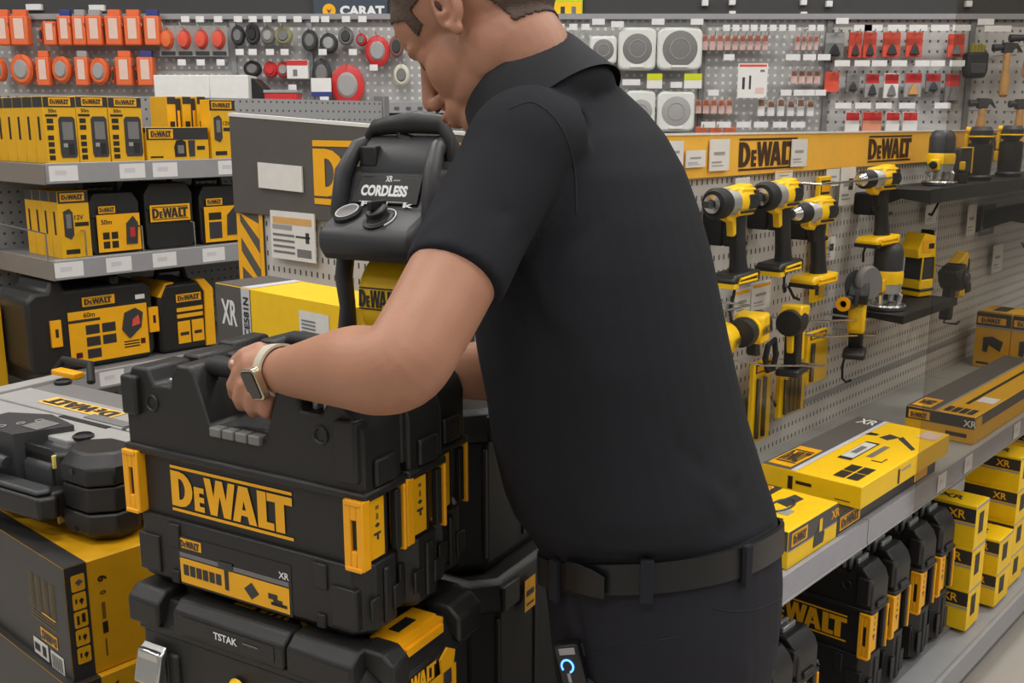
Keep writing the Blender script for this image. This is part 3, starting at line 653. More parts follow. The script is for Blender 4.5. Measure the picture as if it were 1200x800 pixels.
# middle shelf: sleeve boxes
d0 = DL + .03
lbox(60, 97, 224, 1, dep=.05, prints=[('front', 'front_print', p_small), ('left', 'side_print', p_side)], label='yellow and black boxed detector at the left end of the middle shelf', row=4, grp='boxed detectors')
def hard_bag(px0, px1, pyt, label, style):
    s0, s1 = gp(px0, 250, DL + .04)[0], gp(px1, 250, DL + .04)[0]; w = s1 - s0; h = gp(px0, pyt, DL + .04)[1] - lv[1]
    t = thing('laser_case', label, 'tool case', G(s0, DL + .04, lv[1] + .001), RG, 'small laser cases')
    M().prism([(0.01, 0), (w - .01, 0), (w, .015), (w, h * .72), (w * .88, h * .86), (w * .12, h * .86), (0, h * .72), (0, .015)], 'y', .0, .15, BLK).bx(.004, w - .004, -.004, .0, h * .52, h * .56, BLK2).build('shell', t, .008)
    M().tube([(w * .2, .07, h * .84), (w * .2, .07, h * .97), (w * .8, .07, h * .97), (w * .8, .07, h * .84)], .010, BLK2, 10).build('handle', t)
    m = M()
    if style == 0:
        m.rect(w * .12, w * .98, h * .03, h * .56, -.006, LGO); m.rect(w * .17, w * .5, h * .58, h * .68, -.006, LGO); m.logo(w * .19, h * .595, w * .29, -.0065, KBX, h * .07)
        for i in range(4): m.rect(w * (.22 + .17 * (i % 2)), w * (.35 + .17 * (i % 2)), h * (.08 + .13 * (i // 2)), h * (.18 + .13 * (i // 2)), -.0065, INK)
        m.text('50m', w * .2, h * .42, h * .07, -.0065, INK)
        m.prism([(w * .68, h * .12), (w * .9, h * .12), (w * .93, h * .42), (w * .84, h * .52), (w * .7, h * .42)], 'y', -.009, -.006, DGR); m.rect(w * .76, w * .86, h * .22, h * .36, -.0095, RED)
    elif style == 1:
        m.rect(w * .08, w * .92, h * .36, h * .58, -.006, LGO); m.logo(w * .12, h * .385, w * .75, -.0065, KBX, h * .17)
    else:
        m.rect(w * .08, w * .98, h * .03, h * .56, -.006, LGO); m.rect(w * .14, w * .52, h * .58, h * .68, -.006, LGO); m.logo(w * .17, h * .595, w * .32, -.0065, KBX, h * .07)
        m.rect(w * .18, w * .48, h * .36, h * .47, -.0065, INK).rect(w * .18, w * .48, h * .08, h * .33, -.0065, DGR)
        m.prism([(w * .6, h * .12), (w * .9, h * .12), (w * .92, h * .42), (w * .8, h * .54), (w * .62, h * .42)], 'y', -.009, -.006, DGR)
    m.build('label', t, smooth=False)
hard_bag(104, 163, 216, 'black laser case with wide yellow 50m label on the middle shelf', 0)
hard_bag(170, 226, 203, 'black laser case with only a yellow name plate across its front', 1)
hard_bag(234, 283, 208, 'black laser case with yellow label and green tool picture, partly behind the hazard stripe', 2)
for i, px in enumerate((55, 101, 168, 229)):
    s, z = gp(px, 290, DL + .01)
    o = M().tube([(0, 0, 0), (0, 0, .07), (0, .3, .08), (0, .33, .0)], .0025, CHR, 6).build('wire_divider'); o.location = G(s, DL + .01, lv[1] + .003); o.rotation_euler = (0, 0, RG)
    tag(o, 'thin wire shelf divider, %s from the left on the middle shelf' % ORD[i], 'divider', 'wire dividers')
# lowest visible shelf: two larger cases
s0, s1 = gp(32, 380, DL + .05)[0], gp(181, 380, DL + .05)[0]; w = s1 - s0; h = gp(100, 322, DL + .05)[1] - lv[2]
t = thing('laser_case', 'large black case with big yellow 60m label on the lowest shelf', 'tool case', G(s0, DL + .05, lv[2] + .001), RG)
M().prism([(0.02, 0), (w - .02, 0), (w, .02), (w, h * .80), (w * .93, h * .86), (w * .30, h * .86), (w * .27, h * .98), (w * .2, h * .98), (w * .16, h * .86), (w * .07, h * .86), (0, h * .78), (0, .02)], 'y', 0, .2, BLK).bx(w * .66, w * .74, 0, .2, h * .85, h * .97, BLK).build('shell', t, .010)
M().tube([(w * .24, .1, h * .93), (w * .3, .1, h * 1.0), (w * .64, .1, h * 1.0), (w * .7, .1, h * .93)], .012, BLK2, 10).build('handle', t)
m = M(); m.rect(w * .30, w * .94, h * .06, h * .62, -.002, LGO); m.rect(w * .42, w * .68, h * .66, h * .76, -.002, LGO); m.logo(w * .435, h * .672, w * .22, -.0025, KBX, h * .075); m.rect(w * .30, w * .55, h * .50, h * .53, -.0025, KBX)
m.text('60m', w * .42, h * .545, h * .055, -.0025, INK); m.rect(w * .85, w * .93, h * .67, h * .72, -.002, WIN)
for i in range(5): m.rect(w * (.43 + .13 * (i % 2)), w * (.54 + .13 * (i % 2)), h * (.36 - .13 * (i // 2)), h * (.46 - .13 * (i // 2)), -.0025, KBX)
m.rect(w * .34, w * .39, h * .12, h * .18, -.0025, mat('dark_red_ink', S(80, 15, 15))).rect(w * .87, w * .91, h * .17, h * .23, -.0025, mat('dark_red_ink', (.1, 0, 0)))
m.prism([(w * .72, h * .36), (w * .78, h * .25), (w * .88, h * .36), (w * .9, h * .52), (w * .84, h * .58), (w * .75, h * .54)], 'y', -.006, -.002, DGR).prism([(w * .8, h * .38), (w * .87, h * .4), (w * .86, h * .5), (w * .81, h * .46)], 'y', -.007, -.006, REDC)
for i in range(3): m.rect(w * .73, w * .86, h * (.15 + .03 * i), h * (.165 + .03 * i), -.0025, INK)
m.build('label', t, smooth=False)
for x in (w * .16, w * .95):
    M().bx(x, x + w * .08, -.008, .004, h * .28, h * .56, ORL).bx(x + w * .03, x + w * .055, -.0085, -.007, h * .38, h * .47, BLK2).build('latch', t, .003)
s0, s1 = gp(186, 370, DL + .05)[0], gp(250, 370, DL + .05)[0]; w = s1 - s0; h = gp(215, 318, DL + .05)[1] - lv[2]
t = thing('laser_case', 'upright black case with yellow corner straps beside the two tone box', 'tool case', G(s0, DL + .05, lv[2] + .001), RG)
M().prism([(0.01, 0), (w - .01, 0), (w, .015), (w, h * .74), (w * .85, h * .86), (w * .12, h * .86), (0, h * .72), (0, .015)], 'y', 0, .2, BLK).build('shell', t, .010)
M().tube([(w * .3, .1, h * .84), (w * .33, .1, h * .99), (w * .78, .1, h * .99), (w * .82, .1, h * .84)], .012, BLK2, 10).build('handle', t)
M().prism([(w * .82, h * .02), (w * 1.01, h * .02), (w * 1.01, h * .75), (w * .86, h * .88), (w * .7, h * .88), (w * .84, h * .72)], 'y', -.005, .03, LGO).prism([(-.002, h * .72), (w * .14, h * .88), (w * .3, h * .88), (w * .3, h * .86), (w * .16, h * .85), (.01, h * .7)], 'y', -.003, .2, LGO).build('corner_strap', t, .003)
m = M(); m.rect(w * .32, w * .78, h * .62, h * .72, -.002, LGO); m.logo(w * .35, h * .635, w * .4, -.0025, KBX, h * .07)
for z0, z1 in ((.50, .55), (.42, .47)): m.rect(w * .32, w * .8, h * z0, h * z1, -.002, LGO)
m.rect(w * .32, w * .55, h * .1, h * .38, -.002, LGO).rect(w * .58, w * .8, h * .1, h * .38, -.002, LGO).rect(w * .36, w * .52, h * .2, h * .24, -.0025, KBX).rect(w * .62, w * .76, h * .2, h * .24, -.0025, KBX)
m.build('label', t, smooth=False)
# neighbouring bay at the far left edge: grey upright and a yellow box
s, z = gp(2, 420, DL + .05)
t = carton('plain yellow box cut off by the left edge beside the shelf unit', 'box', G(gp(-50, 400, DL + .2)[0], DL + .2, lv[2] - .08), RG, gp(5, 400, DL + .2)[0] - gp(-50, 400, DL + .2)[0], .2, .26, YB2)
t = thing('shelf_unit', 'low grey punched panel behind the left end of the shelves', 'shelf unit', G(gp(-60, 400, DL + DEP + .03)[0], DL + DEP + .03, 0), RG)
wq = min(gp(45, 400, DL + DEP + .03)[0], sL - .035) - gp(-60, 400, DL + DEP + .03)[0]
M().bx(0, wq, 0, .02, 0, lv[1] - .02, mat('x', (.5, .5, .5)) if False else PEGL).build('punched_panel', t)
M().bx(0, min(.35, wq), -.4, 0, 0, lv[2] - .081, SDK).build('base_shelf', t, .004)

# ---------------------------------------------------------------- end panel with the dark sign, hazard stripe
p = at(281, 200, 2.45); 
t = thing('end_panel', 'aisle end panel with large dark sign and yellow letter edge', 'sign panel', (p.x, p.y, 0), RE)
def ep(px, py):                                  # local x, z on that panel
    r = ray(px, py); nn = UD; k = nn.dot(Vector((p.x, p.y, 0))) / nn.dot(r); q = r * k; return (q - Vector((p.x, p.y, 0))).dot(ND), CAMZ + q.z
x1, _ = ep(590, 200)
za, zb, zc = ep(284, 136)[1], ep(284, 248)[1], ep(284, 330)[1]
zr = ep(425, 148)[1]; xr = ep(425, 148)[0]; slope = (zr - za) / xr
M().prism([(0, zb), (x1, zb), (x1, za + slope * x1), (0, za)], 'y', -.022, -.010, CRD).build('dark_sign', t, .002)
M().prism([(-.001, za), (x1, za + slope * x1), (x1, za + slope * x1 + .006), (-.001, za + .008)], 'y', -.023, -.006, WHT).build('white_top_edge', t)
m = M(); xa, z0 = ep(379, 238); xb, z1 = ep(379, 164); lw = .58
lz0, lz1 = z0, ep(379, 164)[1]; hh = lz1 - lz0
m.rect(xa, xa + lw, lz1 - hh * .095, lz1, -.0235, LGO); m.rect(xa, xa + lw, lz0, lz0 + hh * .095, -.0235, LGO); m.logo(xa, lz0 + hh * .13, lw, -.0235, LGO, hh * .74, bars=False)
m.build('sign_letters', t, smooth=False)
M().bx(0, x1, -.010, 0.0, zc - .35, zb + .02, PEGR).build('punched_panel', t)
M().bx(0.0, x1, .0, .03, 0, za - .02, SDK).build('panel_frame', t, .003)
a0, a1 = 0.0, ep(316, 290)[0]
m = M(); m.rect(a0, a1, zc, zb, -.0155, CRD)
st = (a1 - a0) * .14; m.rect(a0, a0 + st, zc - .02, zb, -.016, LGO); m.rect(a1 - st, a1, zc, zb, -.016, LGO)
wd = a1 - a0; 
for k in range(-2, 4):
    z = zb - k * .070 - .02; dz = .072; th = .037
    pts = [(a0 + st, z), (a1 - st, z - dz), (a1 - st, z - dz - th), (a0 + st, z - th)]
    pts = [(x, min(max(zz, zc), zb)) for x, zz in pts]
    m.poly(pts[::-1], -.0165, LGO)
m.build('hazard_stripe', t, smooth=False)
M().bx(a0, a1, -.015, -.010, zc - .03, zb, CRD).build('stripe_board', t)
# price cards on the panel
def ecard(q, y=-.03):
    return q
x0, z0 = ep(315, 219); x1_, z1 = ep(365, 194)
tt = thing('price_card', 'blank white price card tilted on the dark sign', 'price card', (p.x, p.y, 0), RE)
M().prism([(x0, z0), (x1_, z0 - .004), (x1_, z1 - .001), (x0, z1 + .004)], 'y', -.0275, -.0235, WHT).build('card', tt)
x0, z0 = ep(330, 300); x1_, z1 = ep(379, 250)
tt = thing('price_card', 'white product price card with orange heading on the punched panel', 'price card', (p.x, p.y, 0), RE)
M().bx(x0, x1_, -.026, -.0225, z0, z1, WHT).build('card', tt)
m = M(); ww, hh = x1_ - x0, z1 - z0
m.rect(x0 + ww * .06, x0 + ww * .94, z1 - hh * .26, z1 - hh * .12, -.0265, mat('faded_orange_ink', S(222, 170, 100)))
for i in range(4): m.rect(x0 + ww * .05, x0 + ww * .55, z0 + hh * (.12 + .12 * i), z0 + hh * (.17 + .12 * i), -.0265, GRY)
m.rect(x0 + ww * .6, x0 + ww * .92, z0 + hh * .08, z0 + hh * .25, -.0265, GRY).rect(x0 + ww * .58, x0 + ww * .9, z0 + hh * .48, z0 + hh * .52, -.0265, DGR).rect(x0 + ww * .8, x0 + ww * .88, z0 + hh * .38, z0 + hh * .6, -.0265, DGR).rect(x0 + ww * .05, x0 + ww * .5, z0 + hh * .62, z0 + hh * .72, -.0265, LGR)
m.build('print', tt, smooth=False)
# ---------------------------------------------------------------- two tone box DCE581N
q = at(252, 331, 2.08)
zt2 = q.z
def bp(px, py):
    r = ray(px, py); k = UD.dot(Vector((q.x, q.y, 0))) / UD.dot(r); v = r * k; return (v - Vector((q.x, q.y, 0))).dot(ND), CAMZ + v.z
wB = .44; hB = .36
def pf(m, a, b):
    g1 = bp(284, 370)[0]; g2 = bp(294, 370)[0]
    m.rect(0.001, g1, 0.001, b - .001, E, CRD); m.rect(g1, g2, 0.001, b - .001, E, mat('pale_lilac_card', S(205, 205, 212))); m.rect(g2, g2 + .0015, 0.001, b - .001, E, INK)
    m.T = Matrix.Translation((g2 - .0045, 0, b - .018 - .098)) @ Matrix.Rotation(-pi / 2, 4, 'Y')
    m.text('DCE581N', 0, 0, (g2 - g1) * .62, E * 2, INK, w=.098, bold=.03); m.T = Matrix.Identity(4)
    m.text('XR', g1 * .22, b - .082, .052, E * 2, WIN, w=g1 * .6, bold=.03)
    x0, z0 = bp(352, 400); x1, _ = bp(385, 400)
    zt = bp(352, 363)[1] - (zt2 - hB)
    m.rect(x0, x0 + .09, zt - .13, zt, E, WHT)
    for i in range(5): m.rect(x0 + .008, x0 + .05, zt - .02 - .007 * i, zt - .017 - .007 * i, E * 2, GRY)
    m.rect(x0 + .02, x0 + .03, zt - .08, zt - .06, E * 2, INK).rect(x0 + .036, x0 + .044, zt - .08, zt - .055, E * 2, INK).rect(x0 + .01, x0 + .07, zt - .115, zt - .1, E * 2, DGR)
def pt(m, a, b):
    g1 = bp(284, 370)[0]; g2 = bp(294, 370)[0]
    m.rect(0.001, g1, 0.001, b - .001, E, CRD); m.rect(g1, g2, 0.001, b - .001, E, mat('pale_lilac_card', (.6, .6, .65)))
carton('yellow box with grey end and pale lettered strip behind the black cases', 'box', (q.x, q.y, zt2 - hB), RE, wB, .13, hB, YBX, [('front', 'front_print', pf), ('top', 'top_print', pt)])
# what the box stands on
t = thing('display_table', 'dark low display table hidden behind the black cases', 'table', (q.x - .05, q.y, 0), RE)
M().bx(-.02, .50, -.03, .16, zt2 - hB - .03, zt2 - hB - .001, CRD).build('table_top', t, .004)
for x in (0, .48):
    for y in (-.01, .14): M().bx(x - .015, x + .015, y - .015, y + .015, 0, zt2 - hB - .03, CRD).build('leg', t, .003)
# ================================================================ right gondola
DR, DP = .812, 1.19
S0, S1 = 1.5, 5.2
ZS = .686
g = thing('shelf_unit', 'long grey shelf unit on the right with punched tool wall', 'shelf unit', G(S0, DP, 0), RG)
W_ = S1 - S0
zh0 = gp(960, 198, DP)[1]; zh1 = gp(960, 156, DP)[1]
m = M()
M().bx(0, W_, 0, .02, .78, zh0, PEGR).build('punched_panel', g, smooth=False)
M().bx(0, W_, .003, .02, .2, .78, PEGR).bx(0, W_, -.006, .004, .772, .784, STL).build('lower_panel', g, smooth=False)
for x in (0, .94, 1.88, 2.82, W_ - .03): M().bx(x, x + .03, .02, .08, 0, zh1 - .01, SDK).build('upright', g, .003)
z1 = ZS
for nm, a, b in (('shelf', .0, .498), ('shelf', .502, 1.85), ('shelf', 1.854, W_)):
    q = M().bx(a, b, -(DP - DR), .0, z1 - .012, z1, mat('pale_shelf_steel', S(165, 166, 162), .45)).build(nm, g, .002)
    M().bx(a, b, -(DP - DR) - .008, -(DP - DR), z1 - .050, z1 + .002, mat('rail_lilac_grey', S(158, 157, 164), .4)).bx(a, b, -(DP - DR) - .010, -(DP - DR) - .002, z1 - .055, z1 - .050, LGR).build('ticket_rail', q, .001)
M().bx(0, W_, -(DP - .77), .0, .12, .15, STL).bx(0, W_, -(DP - .77) - .012, -(DP - .77), .09, .158, STL).bx(0, W_, -(DP - .80), .0, 0, .09, SDK).build('base_shelf', g, .003)
M().bx(.02, W_, -(DP - .84), .0, .155, .16, SDK).build('base_liner', g)
# amber header
h = thing('header_board', 'amber header board running above the punched tool wall', 'sign', G(S0, DP - .012, zh0), RG)
hh = zh1 - zh0
M().bx(0, W_, 0, .012, 0, hh, HDR).build('board', h)
M().bx(0, W_, -.003, .012, hh, hh + .004, WHT).build('top_edge', h)
for a, b, zz0, zz1 in ((860, 928, 197, 163), (1012, 1062, 190, 158), (1126, 1176, 180, 156)):
    sa, sb = gp(a, 180, DP)[0] - S0, gp(b, 180, DP)[0] - S0
    M().logo(sa, hh * .10, sb - sa, -.001, mat('dark_brown_ink', S(70, 45, 30)), hh * .80).build('word_mark', h, smooth=False)
def wcard(px0, px1, py0, py1, label, d=DP - .02, prints=None, grp='price cards on the tool wall', off=0):
    s0, z0 = gp(px0, py1, d); s1, z1 = gp(px1, py0, d)
    s1 = gp(px1, (py0 + py1) / 2, d)[0]; s0 = gp(px0, (py0 + py1) / 2, d)[0]
    zt = gp((px0 + px1) / 2, py0, d)[1]; zb = gp((px0 + px1) / 2, py1, d)[1]
    t = thing('price_card', label, 'price card', G(s0, d, zb), RG, grp); w, h = s1 - s0, zt - zb
    M().bx(0, w, -.002, 0, 0, h, WHT).build('card', t)
    m = M()
    if prints == 'y':
        m.rect(w * .05, w * .95, h * .82, h * .93, -.0025, LGO)
    m.rect(w * .2, w * .75, h * .5, h * .6, -.0025, LGR); m.rect(w * .1, w * .6, h * .25, h * .3, -.0025, LGR); m.rect(w * .1, w * .7, h * .15, h * .18, -.0025, LGR)
    if prints == 'd': m.rect(w * .55, w * .85, h * .4, h * .7, -.0025, DGR)
    m.build('print', t, smooth=False)
    return t
wcard(781, 800, 165, 194, 'blank white card on the amber header beside the shirt', DP - .016)
wcard(803, 826, 176, 196, 'small white card with grey figure on the amber header', DP - .016)
wcard(831, 854, 163, 200, 'tall white card left of the first header logo', DP - .016)
wcard(927, 945, 163, 195, 'tall white card right of the first header logo', DP - .016)
wcard(861, 878, 208, 226, 'white card hooked above the first impact wrench', DP - .015)
wcard(908, 928, 200, 212, 'small card with yellow edge above the second impact wrench', prints='y')
wcard(968, 983, 198, 218, 'white card left of the last drill, upper one of the pair')
wcard(984, 1001, 196, 240, 'long white card left of the last drill beneath the header', prints='d')
wcard(962, 978, 278, 305, 'white card with small dark bracket picture beside the drill', prints='d')
wcard(860, 878, 338, 372, 'white card with yellow heading below the first impact wrench', prints='y')
wcard(880, 902, 330, 362, 'white card with yellow heading below the second impact wrench', prints='y')
wcard(1034, 1049, 276, 292, 'white card with dark ring picture under the last drill', prints='d')
wcard(1084, 1097, 240, 262, 'narrow card hanging below the black tray')
wcard(1133, 1143, 240, 275, 'long narrow grey card hanging under the black tray')
wcard(1163, 1174, 287, 318, 'narrow ticket alone on the smoked part of the tool wall')
t = wcard(1149, 1165, 240, 275, 'narrow dark card with red and brown heading below the tray')
t.children[0].data.materials[0] = DGR
t = thing('info_panel', 'small grey product panel with yellow emblem near the man\'s elbow side', 'info panel', G(gp(862, 490, DP)[0], DP - .02, gp(862, 506, DP)[1]), RG)
w = gp(886, 490, DP)[0] - gp(862, 490, DP)[0]; h = gp(870, 470, DP)[1] - gp(870, 506, DP)[1]
t['label'] = 'small grey product panel with yellow emblem just right of the shirt'
M().bx(0, w, -.003, 0, 0, h, GRY).build('board', t); M().rect(w * .15, w * .7, h * .72, h * .93, -.004, LGO).rect(w * .25, w * .6, h * .77, h * .88, -.0045, KBX).rect(w * .2, w * .95, h * .42, h * .5, -.004, WIN).rect(w * .2, w * .95, h * .28, h * .34, -.004, WIN).build('print', t)
# shelf edge tickets
for i, px in enumerate((1097, 1129, 1187)):
    py = (582, 552, 505)[i]
    s, z = gp(px, py, DR); price_tag(s, DR - .004, ZS - .025, .055, .042, '%s white ticket from the left on the right unit shelf edge' % ORD[i], 'tickets on the right shelf edge')

# ---------------------------------------------------------------- tools
def curvy(m, pts, r, mt, n=12): return m.tube([Vector(p) for p in pts], r, mt, n)
def hanger(parent, x0=-.02, z=0, L=.06, back=.08, drop=.05):
    pass
def cable_tether(px, py, pts, label):
    s, z = gp(px, py, DP - .05)
    o = M().tube([(x, y, zz) for x, y, zz in pts], .0035, BLK2, 8).build('security_cable'); o.location = G(s, DP - .05, z); o.rotation_euler = (0, 0, RG)
    return tag(o, label, 'cable', 'black security cables')
def power_tool(kind, px, py, label, d=DP - .09, yaw=181, sc_=1.0, grp=None, tilt=0):
    """nose along local +x, z up; the origin is where the grip meets the motor"""
    s, z = gp(px, py, d)
    t = thing({'wrench': 'impact_wrench', 'drill': 'cordless_drill'}[kind], label, 'power tool', G(s, d, z), RG + R(yaw), grp, 0, tilt)
    m = M()
    m.lathe([(.0, -.062), (.022, -.060), (.031, -.045), (.032, .0), (.030, .02), (0, .02)], YEL, 24, o=(0, 0, .028), ax=(1, 0, 0))
    m.prism([(-.045, 0.0), (.02, 0), (.03, .02), (.01, .058), (-.05, .056)], 'y', -.024, .024, YEL)
    m.prism([(.0, -.004), (.052, .004), (.05, .016), (0, .016)], 'y', -.014, .014, YEL)
    m.build('motor_housing', t, .004)
    M().prism([(.012, .046), (.036, .044), (.040, .056), (-.045, .064), (-.05, .052)], 'y', -.017, .017, YEL).build('top_hood', t, .004)
    M().prism([(.006, .000), (.040, .004), (.050, .012), (.044, -.006), (.020, -.014)], 'y', -.012, .012, YEL).build('front_guard', t, .003)
    M().bx(-.030, .028, .030, .0325, .006, .012, BLK).bx(-.046, -.036, .022, .031, .016, .052, BLK).build('side_vent', t, .001)
    M().bx(-.040, -.008, -.033, -.029, .014, .044, BLK).bx(-.040, -.008, .029, .033, .014, .044, BLK).cyl((-.068, 0, .028), (-.055, 0, .028), .024, BLK).build('side_panel', t, .003)
    if kind == 'wrench':
        M().lathe([(0, .015), (.029, .015), (.030, .03), (.028, .055), (0, .055)], ALU, 28, o=(0, 0, .028), ax=(1, 0, 0)).build('gear_case', t)
        M().lathe([(0, .05), (.029, .05), (.032, .058), (.032, .078), (.026, .086), (0, .084)], BLK2, 28, o=(0, 0, .028), ax=(1, 0, 0)).build('nose_bumper', t)
        M().lathe([(0, .084), (.018, .084), (.019, .092), (.010, .094), (.010, .086), (0, .086)], CHR, 24, o=(0, 0, .028), ax=(1, 0, 0)).bx(.09, .115, -.0065, .0065, .0215, .0345, DGR).build('anvil', t)
    else:
        M().lathe([(0, .015), (.029, .015), (.028, .035), (.024, .045), (0, .045)], ALU, 28, o=(0, 0, .028), ax=(1, 0, 0)).build('gear_case', t)
        m = M().lathe([(0, .045), (.023, .045), (.024, .075), (.020, .082), (0, .082)], BLK2, 20, o=(0, 0, .028), ax=(1, 0, 0)); m.lathe([(0, .082), (.018, .082), (.010, .102), (0, .102)], CHR, 16, o=(0, 0, .028), ax=(1, 0, 0)); m.build('chuck', t)
    m = M()
    m.loft([[Vector((cx + a * cos(q), b * sin(q), zz)) for q in [i * pi / 8 for i in range(16)]] for cx, zz, a, b in ((-.015, .006, .024, .018), (-.016, -.03, .020, .017), (-.022, -.07, .020, .017), (-.028, -.105, .022, .018), (-.03, -.12, .026, .02))], BLK)
    m.build('grip', t)
    M().prism([(.004, .0), (.022, -.004), (.016, -.022), (.012, -.045), (.0, -.04)], 'y', -.009, .009, YEL if kind == 'wrench' else BLK2).build('trigger', t, .003)
    M().prism([(-.072, -.118), (.035, -.122), (.048, -.132), (.042, -.146), (-.07, -.143)], 'y', -.032, .032, BLK if kind == 'wrench' else YEL).build('foot', t, .005)
    M().tube([(-.05, -.034, -.126), (.02, -.034, -.13), (.03, -.034, -.138), (-.05, -.034, -.137)], .0028, YEL, 6, closed=True).tube([(-.05, .034, -.126), (.02, .034, -.13), (.03, .034, -.138), (-.05, .034, -.137)], .0028, YEL, 6, closed=True).bx(.025, .046, -.033, .033, -.149, -.139, YEL if kind == 'wrench' else BLK).build('foot_trim', t)
    t.scale = (sc_,) * 3
    # the steel arm that carries it
    M().tube([(-.03 * 0, 0, .0), (-.02, .03, .0)], .002, CHR, 6)
    return t
power_tool('wrench', 860, 252, 'first yellow impact wrench from the shirt, black round nose', grp='impact wrenches')
power_tool('wrench', 914, 243, 'second impact wrench, level with the first, just right of it', grp='impact wrenches')
power_tool('drill', 955, 262, 'cordless drill with silver chuck, hanging beside the second impact wrench', yaw=176)
power_tool('drill', 1030, 222, 'highest cordless drill, beneath the second header logo', yaw=172, sc_=1.0)
# black plastic holders behind the tools and the rods
def holder(px, py, w, h, label):
    s, z = gp(px, py, DP - .02); o = M().bx(-w / 2, w / 2, -.05, 0, -h / 2, h / 2, BLK2).bx(-w / 2, w / 2, -.09, -.05, -h / 2, -h / 2 + .012, BLK2).build('tool_holder', bevel=.005)
    o.location = G(s, DP - .001, z); o.rotation_euler = (0, 0, RG); return tag(o, label, 'holder', 'black tool holders')
holder(838, 262, .045, .09, 'black holder block behind the first impact wrench')
holder(889, 250, .04, .07, 'black holder block behind the second impact wrench')
holder(1013, 238, .05, .06, 'black holder block behind the highest drill')
holder(936, 268, .04, .05, 'black holder block behind the silver chuck drill')
cable_tether(862, 330, [(0, 0, 0), (-.005, .0, -.03), (-.02, -.0, -.06), (-.045, -.02, -.08)], 'black cable curling below the first impact wrench')
cable_tether(918, 322, [(.01, 0, .02), (.005, -.0, -.01), (-.03, -.02, -.035), (-.045, -.03, -.03), (-.045, -.03, -.02)], 'black hooked cable below the second impact wrench')
cable_tether(930, 348, [(-.03, 0, .03), (0, 0, 0), (.03, 0, -.01)], 'short black cable under the silver chuck drill')
cable_tether(1012, 292, [(.03, 0, .03), (.0, 0, -.01), (-.02, -.01, -.03)], 'black cable below the yellow foot of the highest drill')
cable_tether(990, 440, [(-.005, 0, .06), (-.02, 0, .03), (-.015, 0, -.005), (.01, -.0, -.02), (.04, 0, -.02)], 'black hooked cable under the rotary tool')
cable_tether(1106, 378, [(.03, 0, .12), (.02, 0, .05), (.0, 0, .0), (.03, -.03, -.005), (.05, -.03, .0)], 'black hooked cable beside the hanging jigsaw')
cable_tether(916, 478, [(-.06, 0, .04), (-.02, 0, .0), (.01, 0, -.01), (.02, -.0, .02)], 'black cable hook behind the yellow blister packs')
cable_tether(1095, 248, [(.06, 0, .05), (.02, 0, .02), (-.02, 0, -.01), (-.04, 0, -.005)], 'thin black cable under the tray with the routers')
def rod(px0, py0, px1, py1, label):
    s0, z0 = gp(px0, py0, DP - .12); s1, z1 = gp(px1, py1, DP - .12)
    o = M().tube([(0, .12, 0), (0, 0, 0), (s1 - s0, 0, z1 - z0), (s1 - s0, .12, z1 - z0)], .0028, CHR, 8).build('security_rod'); o.location = G(s0, DP - .12, z0); o.rotation_euler = (0, 0, RG)
    return tag(o, label, 'rod', 'steel security rods')
rod(962, 216, 1045, 208, 'steel rod crossing in front of the highest drill')
rod(946, 377, 1016, 374, 'steel rod over the grip of the rotary tool')
rod(966, 395, 1026, 392, 'steel rod right of the square yellow pack')
rod(898, 428, 966, 429, 'steel rod through the row of yellow packs')
rod(840, 366, 878, 358, 'steel rod above the yellow reciprocating tools')
# long yellow blister packs on hooks
def ypack(px0, px1, py0, py1, label, d=DP - .06, dark=.3, strips=3):
    pm_ = (px0 + px1) / 2; s0, s1 = gp(px0, (py0 + py1) / 2, d)[0], gp(px1, (py0 + py1) / 2, d)[0]; zt, zb = gp(pm_, py0, d)[1], gp(pm_, py1, d)[1]
    t = thing('blade_pack', label, 'pack', G(s0, d, zb), RG, 'long yellow accessory packs'); w, h = s1 - s0, zt - zb
    M().bx(0, w, 0, .012, 0, h, YEL).build('card', t, .002)
    M().bx(w * .1, w * .9, -.0006, 0, h * .86, h * .97, KBX).bx(w * .16, w * .84, -.0012, -.0006, h * .88, h * .95, LGO).build('heading', t)
    m = M()
    for i in range(strips): m.bx(w * (.15 + .7 * i / strips), w * (.15 + .7 * i / strips) + w * .1, -.008, 0, h * .06, h * .8, DGR if i % 2 == 0 else KBX)
    m.build('blade', t, .001)
    M().bx(w * .06, w * .94, -.012, -.0085, h * .04, h * .83, CLR).build('clear_blister', t, .002)
    M().tube([(w * .5, .06, h * .95), (w * .5, -.04, h * .95)], .0025, CHR, 6).build('hook', t)
    return t
ypack(882, 903, 423, 515, 'longest yellow blade pack, leftmost beside the shirt', strips=2)
ypack(914, 942, 430, 484, 'wide yellow pack hanging below the angle drill', strips=4)
ypack(946, 969, 388, 447, 'squarish yellow pack between rod and rotary tool', strips=1)
ypack(957, 970, 207, 352, 'tall thin yellow pack hanging behind the silver chuck drill', d=DP - .03, strips=1)
